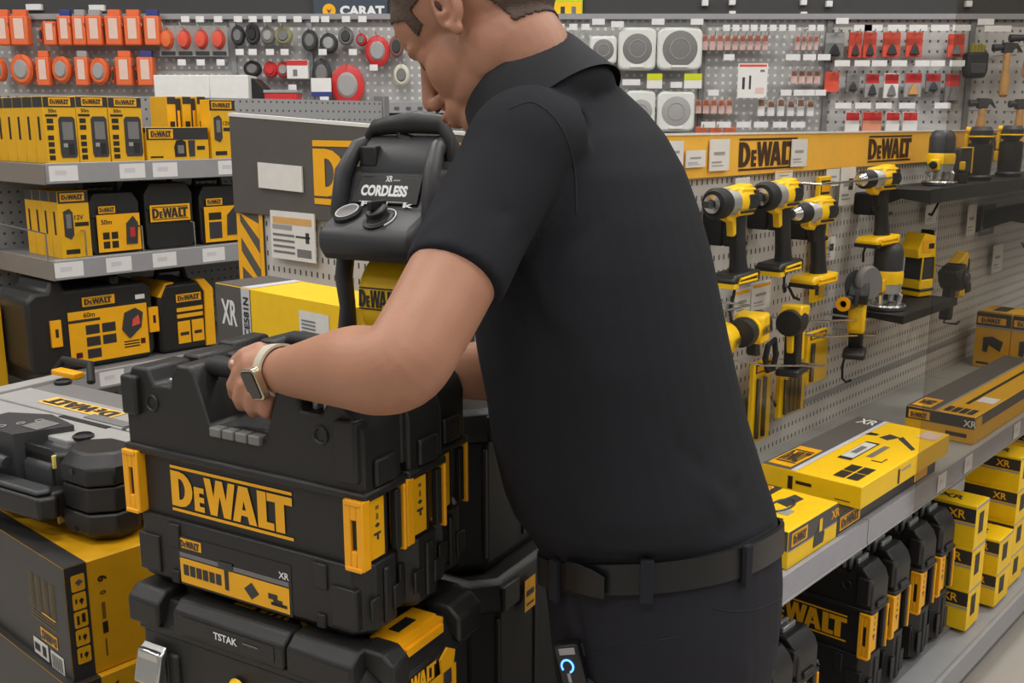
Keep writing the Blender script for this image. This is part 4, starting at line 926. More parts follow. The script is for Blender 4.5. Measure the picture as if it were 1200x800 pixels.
# lower left group: corded-look compact tools lying level on brackets
def compact(px, py, label, yaw, parts, name='multi_tool', d=DP - .10, sc_=1):
    s, z = gp(px, py, d)
    t = thing(name, label, 'power tool', G(s, d, z), RG + R(yaw)); t.scale = (sc_,) * 3
    for nm, fn in parts: fn(t)
    return t
def Lz(nm, prof, mt, o=(0, 0, 0), ax=(1, 0, 0), n=20): return (nm, lambda t: M().lathe(prof, mt, n, o=o, ax=ax, ring=prof[0][0] > .005).build(nm, t))
def Pr(nm, pts, w, mt, bev=.004): return (nm, lambda t: M().prism(pts, 'y', -w / 2, w / 2, mt).build(nm, t, bev))
def RL(x, z, w, y):
    m = M(); m.T = Matrix.Rotation(pi, 4, 'Z'); m.logo(-x, z, w, y, KBX, .018); return m
compact(884, 382, 'black and yellow angle drill lying level, nearest pair to the shirt', 192, [
    Lz('motor_housing', [(0, -.01), (.030, -.008), (.034, .03), (.031, .06), (0, .06)], YEL), Lz('rear_sleeve', [(0, .06), (.029, .06), (.033, .075), (.030, .10), (0, .105)], BLK), Pr('front_shell', [(-.012, -.032), (.050, -.030), (.046, .030), (-.006, .034)], .066, YEL, .006), ('logo_plate', lambda t: RL(.05, -.010, .05, -.0350).build('logo_plate', t)),
    Pr('grip', [(-.01, -.03), (.02, -.03), (.01, -.065), (-.02, -.07)], .024, BLK), Lz('gear_head', [(0, -.045), (.028, -.045), (.032, -.03), (.032, -.01), (0, -.01)], BLK)], 'angle_drill')
compact(848, 396, 'yellow tool head half hidden behind the shirt side', 195, [
    Lz('motor_housing', [(0, -.02), (.030, -.018), (.036, .0), (.034, .045), (.02, .06), (0, .06)], YEL), Lz('collar', [(0, -.04), (.028, -.04), (.03, -.02), (0, -.02)], BLK), ('logo_plate', lambda t: RL(.045, -.010, .05, -.0375).build('logo_plate', t)), Pr('grip', [(-.02, -.03), (.01, -.03), (.0, -.05), (-.03, -.05)], .02, BLK)], 'angle_drill')
compact(930, 376, 'black and yellow rivet tool pointing downwards over its pack', 190, [
    Lz('motor_housing', [(0, -.03), (.028, -.028), (.034, .0), (.030, .04), (0, .045)], BLK), Pr('top_shell', [(-.04, .01), (.03, .015), (.02, .04), (-.045, .034)], .05, YEL), ('logo_plate', lambda t: M().bx(-.03, .01, -.037, -.034, -.016, .012, YEL).build('logo_plate', t, .002)),
    Pr('grip', [(-.025, -.02), (.012, -.02), (.008, -.11), (-.028, -.11)], .034, BLK), Pr('trigger', [(.012, -.02), (.026, -.03), (.018, -.075), (.010, -.07)], .016, YEL, .003), Pr('grip_insert', [(-.05, -.015), (-.028, -.015), (-.03, -.10), (-.05, -.10)], .03, YEL), Pr('foot', [(-.06, -.11), (.03, -.112), (.035, -.128), (-.06, -.126)], .055, BLK), ('foot_trim', lambda t: M().bx(-.055, .03, -.0295, -.0275, -.122, -.116, YEL).build('foot_trim', t))], 'rivet_gun')
o = M().tube([(.0, 0, 0), (.03, 0, .01), (.04, 0, -.03), (.03, 0, -.06), (.005, 0, -.06), (-.01, 0, -.03)], .007, BLK2, 10, closed=True).build('belt_hook'); s_, z_ = gp(900, 405, DP - .08); o.location = G(s_, DP - .08, z_); o.rotation_euler = (0, 0, RG)
tag(o, 'black plastic loop hook below the angle drill', 'hook')
# rotary / cut-out tool with guard and nozzle
compact(1006, 352, 'yellow and black grinder with grey wheel guard and nozzle tube', 200, [
    Lz('wheel_guard', [(0, -.012), (.040, -.012), (.045, -.004), (.045, .004), (.04, .012), (0, .012)], GRY, (-.006, .02, .045), (.75, 1, 0.1)), Lz('grinding_disc', [(0, -.002), (.040, -.002), (.040, .002), (0, .002)], DGR, (.012, -.008, .040), (.75, 1, 0.1)),
    Pr('gear_head', [(-.02, .0), (.04, -.005), (.05, .02), (.02, .05), (-.02, .04)], .05, BLK), Lz('nozzle', [(.010, 0), (.018, 0), (.018, .06), (.010, .06)], DGR, (.03, -.015, .0), (1, -.25, .05)), Lz('nozzle_ring', [(.009, .055), (.018, .055), (.018, .066), (.009, .066)], ORL, (.03, -.015, .0), (1, -.25, .05)),
    Pr('blade_guard', [(.02, .03), (.09, .035), (.10, .0), (.06, .01), (.03, .0)], .008, BLK2, .002), Pr('body', [(-.03, .02), (.0, .03), (.03, -.02), (.03, -.075), (.018, -.085), (-.005, -.08), (-.01, -.03), (-.035, -.0)], .042, YEL, .007),
    Pr('grip', [(.022, -.05), (-.02, -.03), (-.03, -.13), (.004, -.13), (.012, -.09)], .036, BLK, .007), Pr('foot', [(-.04, -.128), (.03, -.12), (.06, -.13), (.055, -.145), (-.04, -.15)], .055, BLK, .006), ('foot_trim', lambda t: M().bx(-.03, .05, -.029, -.0265, -.143, -.137, YEL).build('foot_trim', t))], 'angle_grinder', DP - .11, 1.0)
# trays
def tray(px0, px1, py, label, dep=.20, lip=.03):
    s0, z0 = gp(px0, py, DP - .1); s1 = gp(px1, py, DP - .1)[0]
    t = thing('display_tray', label, 'tray', G(s0, DP, z0), RG, 'black display trays'); w = s1 - s0
    M().bx(0, w, -dep, -.001, -.006, 0, BLK2).build('tray_floor', t, .002)
    M().prism([(-dep, 0), (-dep, -lip), (-dep * .55, -lip * .7), (0, -lip * 1.8), (0, 0)], 'x', 0, .004, BLK2).prism([(-dep, 0), (-dep, -lip), (-dep * .55, -lip * .7), (0, -lip * 1.8), (0, 0)], 'x', w - .004, w, BLK2).bx(0, w, -dep - .003, -dep, -lip, .003, BLK2).build('skirt', t)
    return t, s0, z0, w
tr, sa, za_, wa = tray(1060, 1290, 222, 'upper black tray under the header carrying three standing routers', .17, .035)
tr2, sb, zb2, wb = tray(1018, 1082, 366, 'lower black tray carrying the yellow trim routers', .19, .02)
tray(1182, 1290, 249, 'black tray end cut by the right edge of the photo', .20, .04)
def router(px, zb, label, d=DP - .09, yaw=180, h=1.0, cap=DGR, yel=True, grp=None, w=1.0):
    s = gp(px, 230, d)[0]
    t = thing('trim_router', label, 'power tool', G(s, d, zb), RG + R(yaw), grp); t.scale = (w, w, h)
    M().lathe([(0, 0.002), (.045, .002), (.047, .010), (.045, .014), (.022, .016), (.022, .012), (0, .012)], CHR, 24).build('base_plate', t)
    M().tube([(.03, 0, .012), (.034, 0, .035), (.02, 0, .045)], .007, CHR, 8).tube([(-.03, 0, .012), (-.034, 0, .035), (-.02, 0, .045)], .007, CHR, 8).tube([(0, .03, .012), (0, .034, .035), (0, .02, .045)], .007, CHR, 8).tube([(0, -.03, .012), (0, -.034, .035), (0, -.02, .045)], .007, CHR, 8).build('base_post', t)
    M().lathe([(0, .04), (.033, .04), (.034, .062), (0, .062)], ALU, 24).build('clamp_ring', t)
    M().lathe([(0, .062), (.036, .062), (.037, .085), (.034, .092), (0, .092)], YEL if yel else BLK, 24).build('motor_band', t)
    M().lathe([(0, .092), (.034, .092), (.034, .135), (.028, .150), (.020, .156), (0, .156)], cap, 24).build('motor_cap', t)
    M().bx(.03, .05, -.012, .012, .045, .075, YEL if yel else BLK2).cyl((.05, 0, .06), (.058, 0, .06), .011, BLK2).build('clamp_lever', t, .003)
    return t
router(1099, za_, 'trim router with dark cap and yellow band on the upper tray', h=1.0, d=DP - .10, w=1.05)
def dark_router(px, label, hz):
    d = DP - .09; s = gp(px, 200, d)[0]
    t = thing('plunge_router', label, 'power tool', G(s, d, za_), RG + R(200), 'dark plunge routers')
    M().lathe([(0, .002), (.040, .002), (.043, .012), (.036, .018), (0, .018)], BLK, 24).build('base_plate', t)
    M().lathe([(0, .016), (.036, .016), (.038, .07), (.038, hz - .055), (.030, hz - .05), (0, hz - .05)], BLK, 24).build('motor_body', t)
    M().lathe([(0, hz - .05), (.022, hz - .05), (.034, hz - .035), (.035, hz - .012), (.026, hz), (0, hz + .001)], DGR, 24).build('top_cap', t)
    M().tube([(.036 * cos(a), .036 * sin(a), hz - .03) for a in [i * pi / 10 for i in range(20)]], .003, YEL, 6, closed=True).build('yellow_ring', t)
    M().bx(-.012, .012, -.050, -.036, .05, .085, YEL).bx(-.008, .008, -.046, -.034, .09, hz - .02, YEL).cyl((0, -.045, hz - .012), (0, -.03, hz - .012), .012, YEL).build('side_clip', t, .003)
dark_router(1146, 'black plunge router with yellow ring and clips, nearer one on the upper tray', .165)
dark_router(1182, 'black plunge router with yellow ring at the photo\'s right edge', .168)
s, z = gp(1123, 200, DP - .1)
t = thing('battery_charger', 'small dark square pack with yellow rim between the routers', 'charger', G(s, DP - .10, za_), RG + R(-20))
M().bx(-.02, .03, -.02, .02, .03, .105, DGR).build('body', t, .006); M().tube([(-.02, -.021, .105), (.03, -.021, .105), (.03, -.021, .03)], .0025, YEL, 6).build('yellow_rim', t); M().bx(-.015, .025, -.018, .018, 0.001, .03, BLK).bx(-.022, -.004, -.028, -.018, .04, .065, YEL).build('foot', t, .003)
# lower tray: routers with battery
router(1047, zb2, 'yellow trim router with charcoal cap on the lower tray', d=DP - .11, h=1.15, w=1.12)
s, z = gp(1074, 340, DP - .09)
t = thing('cordless_planer', 'yellow battery tool with dark side panel, right half of the lower tray', 'power tool', G(s, DP - .09, zb2), RG + R(-15))
M().bx(-.028, .03, -.03, .03, .002, .052, YEL).bx(-.032, .034, -.034, .034, .018, .026, BLK).build('base_shoe', t, .005)
M().prism([(-.028, .052), (.032, .052), (.030, .115), (-.024, .115)], 'y', -.028, .028, DGR).tube([(-.028, -.03, .05), (-.024, -.03, .117), (.03, -.03, .117), (.033, -.03, .05)], .003, YEL, 6).build('motor_body', t, .006)
M().prism([(-.045, .115), (.022, .12), (.028, .175), (-.022, .185), (-.05, .14)], 'y', -.03, .03, YEL).bx(-.03, .01, -.032, -.0305, .13, .165, LGO).build('battery', t, .006)
M().prism([(.034, .01), (.05, .03), (.056, .12), (.044, .165), (.036, .1)], 'y', -.018, .022, YEL).build('rear_handle', t, .004)
M().bx(-.005, .02, -.032, -.03, .14, .155, BLK).bx(.028, .034, -.02, .02, .12, .19, BLK).build('battery_label', t)
# hanging jigsaw
s, z = gp(1116, 325, DP - .10)
t = thing('cordless_jigsaw', 'black saw with a yellow back handle hanging on the smoked part of the wall', 'power tool', G(s, DP - .10, z), RG)
M().lathe([(0, -.04), (.034, -.038), (.040, -.02), (.040, .02), (.034, .03), (0, .032)], BLK, 24, o=(0, 0, 0), ax=(0, 1, 0)).lathe([(0, -.052), (.018, -.050), (.022, -.038), (0, -.036)], DGR, 20, ax=(0, 1, 0)).prism([(-.05, .02), (.03, .042), (.035, .01), (-.03, -.02)], 'y', -.03, .03, BLK).build('motor_body', t, .004)
M().prism([(-.01, .045), (.07, .075), (.085, .06), (.066, .0), (.075, -.055), (.06, -.07), (.02, -.06), (.03, -.05), (.045, -.045), (.040, .01), (.04, .04)], 'y', -.018, .018, YEL).build('rear_handle', t, .005)
M().prism([(-.03, -.02), (-.002, -.03), (-.012, -.13), (-.05, -.125)], 'y', -.016, .016, BLK2).build('dust_bag', t, .006)
M().prism([(.075, .055), (.09, .05), (.088, -.05), (.078, -.055)], 'y', -.02, .02, BLK2).bx(.0, .04, -.045, -.040, -.045, -.015, BLK2).build('battery_port', t, .003)
M().tube([(.0, .02, .03), (.0, .10, .035)], .003, CHR, 6).build('hook', t)
# thin tool hook at the right edge
o = M().tube([(0, 0, .05), (-.02, -.02, .03), (-.03, -.03, -.01), (-.012, -.03, -.035), (.0, -.02, -.03)], .004, DGR, 8).build('empty_hook'); s, z = gp(1196, 300, DP - .03); o.location = G(s, DP - .03, z); o.rotation_euler = (0, 0, RG)
tag(o, 'grey empty hook at the right photo edge over the boxes', 'hook')

# ---------------------------------------------------------------- goods on the shelf
def big_top(m, a, b):            # seen from the left; a along, b deep
    gx = b * .70
    m.rect(.001, a - .001, gx, b - .001, E, CRD); m.rect(.001, a - .001, gx - .012, gx, E, mat('pale_lilac_card', (.6, .6, .65)))
    m.T = top_T(.045) @ Matrix.Translation((0, 0, 0)) @ Matrix.Rotation(pi / 2, 4, 'Y') @ Matrix.Identity(4)
def flat_box(label, s0, s1, d0, d1, z, h, top, side, body=YBX, left=None, grp=None, bev=.0015):
    """a lying carton: local x along the shelf, y into it. prints: top(fn with reading direction from the left end)"""
    t = thing('carton', label, 'box', G(s0, d0, z), RG, grp); a, b = s1 - s0, d1 - d0
    M().bx(0, a, 0, b, 0, h, body).build('carton_body', t, bev)
    m = M(); m.T = Matrix.Translation((0, b, h)) @ Matrix.Rotation(-pi / 2, 4, 'Z') @ Matrix.Rotation(-pi / 2, 4, 'X')   # print x -> toward aisle, print z -> along shelf
    top(m, b, a); m.build('top_print', t, smooth=False)
    m = M(); side(m, a, h); m.build('front_print', t, smooth=False)
    if left: m = M(); m.T = side_T(a, 'left')(b); left(m, b, h); m.build('end_print', t, smooth=False)
    return t
LIL = mat('pale_lilac_card', (.6, .6, .65))
def topB(m, w, l):               # w: from wall to aisle, l: away along shelf
    m.rect(.001, w * .30, .001, l - .001, E, CRD); m.rect(w * .30, w * .35, .001, l - .001, E, LIL)
    m.rect(w * .03, w * .27, l * .03, l * .34, E * 2, LGO); m.T = m.T @ Matrix.Translation((w * .05, 0, l * .18)); m.logo(0, -l * .10, w * .20, E * 3, KBX, l * .2); m.T = m.T @ Matrix.Translation((-w * .05, 0, -l * .18))
    m.text('XR', w * .08, l * .88, l * .09, E * 2, WIN, w=w * .2)
    m.rect(w * .46, w * .60, l * .30, l * .62, E, INK); m.prism([(w * .47, l * .33), (w * .59, l * .33), (w * .59, l * .59), (w * .47, l * .59)], 'y', -.0022, -.001, WPL)
    m.rect(w * .5, w * .56, l * .4, l * .52, -.003, GRY)
    m.rect(w * .66, w * .72, l * .40, l * .60, E, GRY)
    m.prism([(w * .34, l * .72), (w * .45, l * .74), (w * .45, l * .77), (w * .36, l * .77)], 'y', E, 0, BLK).prism([(w * .5, l * .72), (w * .6, l * .70), (w * .66, l * .78), (w * .54, l * .80)], 'y', E, 0, DGR).prism([(w * .66, l * .76), (w * .92, l * .62), (w * .93, l * .65), (w * .68, l * .80)], 'y', E, 0, DGR)
    for i in range(2):
        for j in range(2): m.rect(w * (.66 + .13 * i), w * (.77 + .13 * i), l * (.06 + .10 * j), l * (.15 + .10 * j), E, INK)
    m.tube([(w * .75, -.001, l * .36), (w * .85, -.001, l * .36), (w * .85, -.001, l * .42)], .0012, INK, 5)
    m.rect(w * .78, w * .97, l * .84, l * .97, E, mat('pink_white_label', S(232, 205, 190)))
def sideY(m, a, b): m.rect(a * .38, a * .40, b * .1, b * .8, E, INK); m.rect(a * .42, a * .52, b * .6, b * .7, E, LGR)
def leftY(m, a, b): m.rect(a * .28, a * .33, b * .15, b * .75, E, INK); m.rect(a * .36, a * .52, b * .45, b * .6, E, INK); m.rect(a * .75, a * .9, b * .2, b * .24, E, INK)
def sideK(m, a, b): m.rect(a * .02, a * .2, b * .2, b * .85, E, LGO); m.logo(a * .03, b * .28, a * .16, E * 2, KBX, b * .5); m.rect(a * .75, a * .9, b * .2, b * .85, E, LGO); m.rect(.001, a - .001, .001, b * .1, E, LGR)
def topK(m, w, l): m.rect(.001, w - .001, .001, l - .001, E, KBX)
flat_box('thin black box with yellow emblem under the big yellow box', 1.87, 2.40, .815, 1.01, ZS + .001, .045, topK, sideK, KBX, lambda m, a, b: (m.rect(a * .3, a * .95, b * .2, b * .8, E, LGO), m.logo(a * .34, b * .28, a * .55, E * 2, KBX, b * .42)))
flat_box('big flat yellow box with tool pictures on the shelf, nearest the man', 1.93, 2.42, .795, 1.02, ZS + .047, .048, topB, sideY, YBX, leftY)
def topC(m, w, l):
    m.rect(.001, w * .35, .001, l - .001, E, KBX); m.text('XR', w * .1, l * .80, l * .16, E * 2, LGO, w=w * .2)
    pts = [(w * (.60 + .10 * cos(a)), l * (.55 + .2 * sin(a))) for a in [i * pi / 6 for i in range(12)]]
    m.tube([(x, -.001, z) for x, z in pts], .0025, DGR, 6, closed=True); m.prism([(w * .5, l * .6), (w * .66, l * .55), (w * .68, l * .85), (w * .55, l * .9)], 'y', -.001, 0, DGR); m.rect(w * .66, w * .78, l * .35, l * .5, E, LGR)
    m.rect(w * .62, w * .8, l * .12, l * .25, E, INK)
def sideC(m, a, b):
    m.rect(.001, a - .001, b * .48, b - .001, E, CRD); m.rect(.001, a - .001, b * .45, b * .49, E, LGR); m.rect(a * .05, a * .36, b * .55, b * .92, E * 2, LGO); m.logo(a * .08, b * .6, a * .25, E * 3, KBX, b * .26)
    m.prism([(a * .5, b * .15), (a * .7, b * .15), (a * .72, b * .4), (a * .62, b * .75), (a * .52, b * .5)], 'y', -.0016, -.0008, DGR).rect(a * .60, a * .66, b * .5, b * .85, -.002, YEL); m.text('XR', a * .85, b * .62, b * .25, E * 2, LGO)
flat_box('small yellow box with black side band at the shelf edge by the belt', 1.66, 1.87 - .002, .815, 1.0, ZS + .001, .075, topC, sideC, YBX, lambda m, a, b: (m.rect(.001, a - .001, b * .48, b - .001, E, CRD), m.rect(a * .5, a * .9, b * .55, b * .9, E * 2, LGO)))
def topD(m, w, l):
    m.rect(.001, w * .42, .001, l - .001, E, CRD); m.rect(w * .42, w * .46, .001, l - .001, E, LGR); m.rect(w * .05, w * .33, l * .02, l * .14, E * 2, LGO); m.logo(w * .09, l * .05, w * .2, E * 3, KBX, l * .06)
    m.rect(w * .62, w * .68, l * .15, l * .8, E, INK); m.rect(w * .70, w * .95, l * .2, l * .28, E, WIN)
    for i in range(4): m.rect(w * (.50 + .11 * i), w * (.59 + .11 * i), l * .02, l * .09, E, INK)
def sideD(m, a, b): m.rect(.001, a - .001, b * .58, b - .001, E, CRD); m.rect(a * .0 + .002, a * .06, b * .6, b * .95, E * 2, YB2)
def leftD(m, a, b): m.rect(.001, a - .001, b * .55, b - .001, E, KBX); m.rect(a * .05, a * .36, b * .6, b * .9, E * 2, LGO); m.logo(a * .08, b * .63, a * .24, E * 3, KBX, b * .2); m.text('XR', a * .84, b * .62, b * .24, E * 2, WIN); m.rect(a * .6, a * .9, b * .2, b * .35, E, INK)
flat_box('long yellow and black box farther along the shelf behind the big one', 2.68, 3.5, .82, 1.0, ZS + .001, .073, topD, sideD, YB2, leftD)
def pE(m, a, b):
    m.rect(.001, a - .001, b * .76, b - .001, E, KBX); m.rect(a * .05, a * .85, b * .80, b * .92, E * 2, LGO); m.logo(a * .15, b * .815, a * .55, E * 3, KBX, b * .09); m.rect(.001, a - .001, b * .72, b * .76, E, LGR)
    m.prism([(a * .25, b * .3), (a * .38, b * .28), (a * .42, b * .42), (a * .75, b * .32), (a * .82, b * .5), (a * .5, b * .58), (a * .25, b * .55)], 'y', E * 2, 0, DGR); m.rect(a * .1, a * .45, b * .06, b * .1, E, INK)
for i in range(3):
    carton('tall yellow box with black top band against the tool wall, %s from the wall' % ORD[i], 'box', G(3.60, 1.13 - .115 * i, ZS + .001), RE, .113, .16, .19, YB2, [('front', 'front_print', pE), ('top', 'top_print', lambda m, a, b: (m.rect(.001, a - .001, .001, b * .1, E, KBX), m.rect(a * .3, a * .7, b * .3, b * .9, E, INK)))], 'tall boxes in a row')

# ---------------------------------------------------------------- lower shelf: standing cases
ZB = .161
CW, CD, CH = .40, .094, .372
def stand_case(s, label, d=.835, CH=.372, **k):
    if s < 2: CH = .338
    t = tool_case(label, W=CW, D=CD, H=CH, group='black cases on the lower right shelf', loc=G(s, d + CW, ZB), rz=RE, side_labels=True, zb=.38, zl=.67, mx=(.31, .55), **k)
    return t
for s, lb in ((1.56, 'black case mostly hidden by the trousers on the lower shelf'), (1.667, 'black case with silver ribs, second right of the trousers'), (1.774, 'black case with silver ribs, foremost edge right of the trousers'),
              (2.13, 'black case showing its yellow word mark on the lower right shelf'), (2.262, 'black case directly behind the one with the word mark'), (2.43, 'black case in the far pair, nearer one, by the stacked boxes'), (2.56, 'black case touching the stacked yellow boxes')):
    stand_case(s, lb)
def pXR(m, a, b):
    m.rect(.001, a - .001, b * .60, b * .93, E, KBX); m.text('XR', a * .55, b * .66, b * .2, E * 2, LGO); m.rect(.001, a - .001, b * .52, b * .57, E, LGR)
def pXs(m, a, b): m.rect(a * .25, a * .6, b * .3, b * .8, E, INK); m.rect(.001, a - .001, b * .93, b - .001, E, LGR)
def xr(s, d, z, label, l=.10, w=.16, h=.118):
    carton(label, 'box', G(s, d + w, z), RE, w, l, h, YBX, [('front', 'front_print', pXR), ('right', 'side_print', pXs), ('top', 'top_print', lambda m, a, b: m.text('XR', a * .3, b * .3, b * .3, E, INK, w=a * .4))], 'stacked yellow battery boxes')
lev_ = ['bottom', 'second', 'third', 'top']
for i in range(3): xr(2.70, .80, ZB + .1185 * i, 'yellow box with black lettered band, %s of the nearest stack of three' % ['bottom', 'middle', 'top'][i])
for j, (s, n) in enumerate(((2.90, 2), (3.06, 4), (3.22, 3), (3.38, 4))):
    for i in range(n): xr(s, .79 + .01 * j, ZB + .1 * i, 'small yellow box, %s layer of the %s stack beyond the nearest stack' % (lev_[i], ORD[j]), .12, .15, .0995)
# smoked acrylic screen standing on the shelf edge
sP = gp(1074, 560, DR - .02)[0]
t = thing('acrylic_screen', 'clear smoked acrylic screen standing before the far end of the tool wall', 'screen', G(sP, DR - .023, ZS - .04), RG)
M().bx(0, 2.0, 0, .004, 0, 1.5, PANE).build('sheet', t)
# ================================================================ foreground cases
RC = R(-30.0)
XD = Vector((cos(RC), sin(RC), 0)); YD = Vector((-sin(RC), cos(RC), 0))
P0 = Vector((-.168, 1.090, 0))
HC, DC, WC = .306, .078, .388
ZC = .901
def cpos(x, y, z=0): return P0 - XD * WC + XD * x + YD * y + Vector((0, 0, z))
for i, lb in enumerate(('large black tool case with big yellow word mark, its handle under the hand', 'black tool case standing directly behind the one being gripped', 'black tool case third back in the standing row, mostly hidden')):
    tool_case(lb, W=WC, D=DC, H=HC, group='black cases standing in a row', loc=cpos(-.022 if i == 2 else 0, i * (DC + .008), ZC), rz=RC, side_labels=True, zb=.325, zl=.595, mx=(.185, .53))
# ---- lying case under them
WL, DLc, HL = .425, .225, .20
t = thing('tool_case', 'lying black case under the standing row with silver latch and upside down yellow mark', 'tool case', cpos(-.012, -.015, ZC - .002 - HL), RC)
def octo(x0, x1, y0, y1, c): return [Vector((x, y, 0)) for x, y in ((x0 + c, y0), (x1 - c, y0), (x1, y0 + c), (x1, y1 - c), (x1 - c, y1), (x0 + c, y1), (x0, y1 - c), (x0, y0 + c))]
def lift(r, z): return [v + Vector((0, 0, z)) for v in r]
m = M(); m.loft([lift(octo(.015, WL - .015, .015, DLc - .015, .03), 0), lift(octo(0, WL, 0, DLc, .035), .02), lift(octo(0, WL, 0, DLc, .035), HL - .055)], BLK)
m.bx(.08, .10, -.006, .01, .02, HL - .08, BLK).bx(WL - .10, WL - .08, -.006, .01, .02, HL - .08, BLK)
m.build('lower_shell', t, .004)
m = M(); m.loft([lift(octo(-.004, WL + .004, -.004, DLc + .004, .036), HL - .055), lift(octo(-.004, WL + .004, -.004, DLc + .004, .036), HL - .045), lift(octo(.0, WL, .0, DLc, .036), HL - .044), lift(octo(.012, WL - .012, .012, DLc - .012, .036), HL - .012)], BLK)
m.build('lid', t, .003)
BL = [(-.010, HL - .046), (-.010, HL - .012), (.006, HL + .002), (.04, HL + .002), (.046, HL - .014)]
for x0, x1 in ((.018, .075), (WL - .13, WL - .03)): M().prism(BL, 'x', x0, x1, BLK).build('lid_block', t, .004)
M().prism([(-.008, HL - .046), (-.008, HL - .014), (.006, HL - .001), (.03, HL - .001), (.034, HL - .014)], 'x', .10, .29, BLK).build('lid_block', t, .004)
for x0, x1 in ((.02, .075), (.20, .28), (WL - .13, WL - .03)): M().prism([(DLc - y, z) for y, z in BL], 'x', x0, x1, BLK).build('lid_block', t, .004)
for y0, y1 in ((.155, .21), (.015, .05)): M().prism([(WL - y + .001, z) for y, z in BL], 'y', y0, y1, BLK).build('lid_block', t, .004)
m = M(); m.rect(.115, .275, HL - .038, HL - .016, -.0088, BLKG); m.text('TSTAK', .175, HL - .032, .010, -.0096, WIN, bold=.03); m.rect(.225, .25, HL - .026, HL - .024, -.0096, GRY); m.build('name_plate', t, smooth=False)
m = M(); m.T = Matrix.Translation((.16, .052, HL - .012)) @ Matrix.Rotation(pi, 4, 'Z') @ Matrix.Rotation(-pi / 2, 4, 'X') @ Matrix.Translation((-.13, 0, 0)); m.logo(0, -.022, .13, -.0015, LGO, .036); m.build('word_mark', t, smooth=False)
m = M(); m.T = Matrix.Translation((.022, 0, -.018)); m.bx(.022, .062, -.022, -.008, HL - .115, HL - .056, CHR).prism([(-.030, HL - .10), (-.020, HL - .06), (-.006, HL - .05), (-.006, HL - .06), (-.022, HL - .105)], 'x', .02, .064, CHR).bx(.03, .054, -.028, -.02, HL - .15, HL - .09, CHR).build('steel_latch', t, .003)
m = M(); m.lathe([(0, -.014), (.010, -.013), (.014, -.004), (0, -.003)], YEL, 16, o=(.205, 0, HL - .095), ax=(0, 1, 0)); m.bx(.198, .212, -.018, -.012, HL - .10, HL - .09, BLK); m.build('centre_button', t)
m = M(); m.T = Matrix.Translation((WL - .018, .055, HL - .012)) @ Matrix.Diagonal((.8, .75, .9, 1))
m.bx(-.045, .0, 0, .12, 0, .006, ORL).bx(.0, .014, 0, .12, -.006, .004, ORL).bx(-.034, -.014, .035, .085, .006, .0065, BLK2).bx(.012, .020, .008, .112, -.014, -.002, ORL); m.build('side_latch', t, .002)
m = M(); m.T = side_T(WL, 'right'); z0 = HL - .095; m.T = m.T @ Matrix.Translation((-.045, 0, -.006)); m.rect(.075, .20, z0, z0 + .030, -.0055, LGO); m.rect(.078, .16, z0 + .006, z0 + .010, -.006, INK); m.logo(.08, z0 + .032, .075, -.0055, LGO, .022, bars=False)
m.prism([(.165, z0 + .03), (.19, z0 + .03), (.195, z0 + .05), (.178, z0 + .06), (.162, z0 + .05)], 'y', -.008, -.005, LGO).prism([(.170, z0 + .01), (.185, z0 + .01), (.184, z0 + .03), (.171, z0 + .03)], 'y', -.009, -.006, DGR); m.build('side_label', t, smooth=False)
# ---- supports
t = thing('tool_case', 'bottom black storage box carrying the stacked cases', 'tool case', cpos(-.02, -.02, 0), RC)
zz = ZC - .002 - HL - .001
M().loft([lift(octo(.02, WL, .02, DLc, .03), 0), lift(octo(0, WL + .015, 0, DLc + .015, .035), .03), lift(octo(0, WL + .015, 0, DLc + .015, .035), zz - .06)], BLK).build('lower_shell', t, .004)
M().loft([lift(octo(-.004, WL + .019, -.004, DLc + .019, .036), zz - .06), lift(octo(.0, WL + .015, .0, DLc + .015, .036), zz)], BLK).build('lid', t, .004)
# ---- tall dark storage boxes behind, right of the row
def stack_box(o, W, D, H, label, band=True, lab=True):
    t = thing('storage_box', label, 'tool box', o, RC, 'dark storage boxes behind the cases')
    M().loft([lift(octo(.012, W - .012, .012, D - .012, .03), 0), lift(octo(0, W, 0, D, .035), .02), lift(octo(0, W, 0, D, .035), H - .05)], BLK2).build('body', t, .003)
    M().loft([lift(octo(-.004, W + .004, -.004, D + .004, .036), H - .05), lift(octo(-.006, W + .006, -.006, D + .006, .036), H - .038), lift(octo(.0, W, .0, D, .036), H - .008), lift(octo(.008, W - .008, .008, D - .008, .036), H)], BLK).build('lid', t, .003)
    for a in (.03, .16, .25):
        m = M(); m.T = side_T(W, 'right'); m.bx(a, a + .05, -.010, 0.002, H - .05, H - .008, BLK); m.build('lid_block', t, .003)
    for a in (.02, .14):
        m = M(); m.T = side_T(W, 'right'); m.bx(a, a + .007, -.004, 0.002, .03, H - .06, BLK); m.build('side_rib', t, .002)
    if lab:
        m = M(); m.T = side_T(W, 'right')
        m.rect(.09, .125, H - .075, H - .020, -.0125, LGO).rect(.095, .12, H - .05, H - .04, -.013, KBX).rect(.095, .12, H - .066, H - .062, -.013, KBX); m.build('label', t)
    return t
fr = Vector((-.035, 1.46, 0)); W2 = .15
zb_ = .80
stack_box(fr - XD * W2, W2, .34, zb_, 'lower dark storage box with ribbed lid beside the belt', lab=True)
stack_box(fr - XD * W2 + YD * .01 - XD * .008 + Vector((0, 0, zb_ + .001)), W2 - .02, .31, .27, 'upper dark storage box behind the standing row', lab=False)

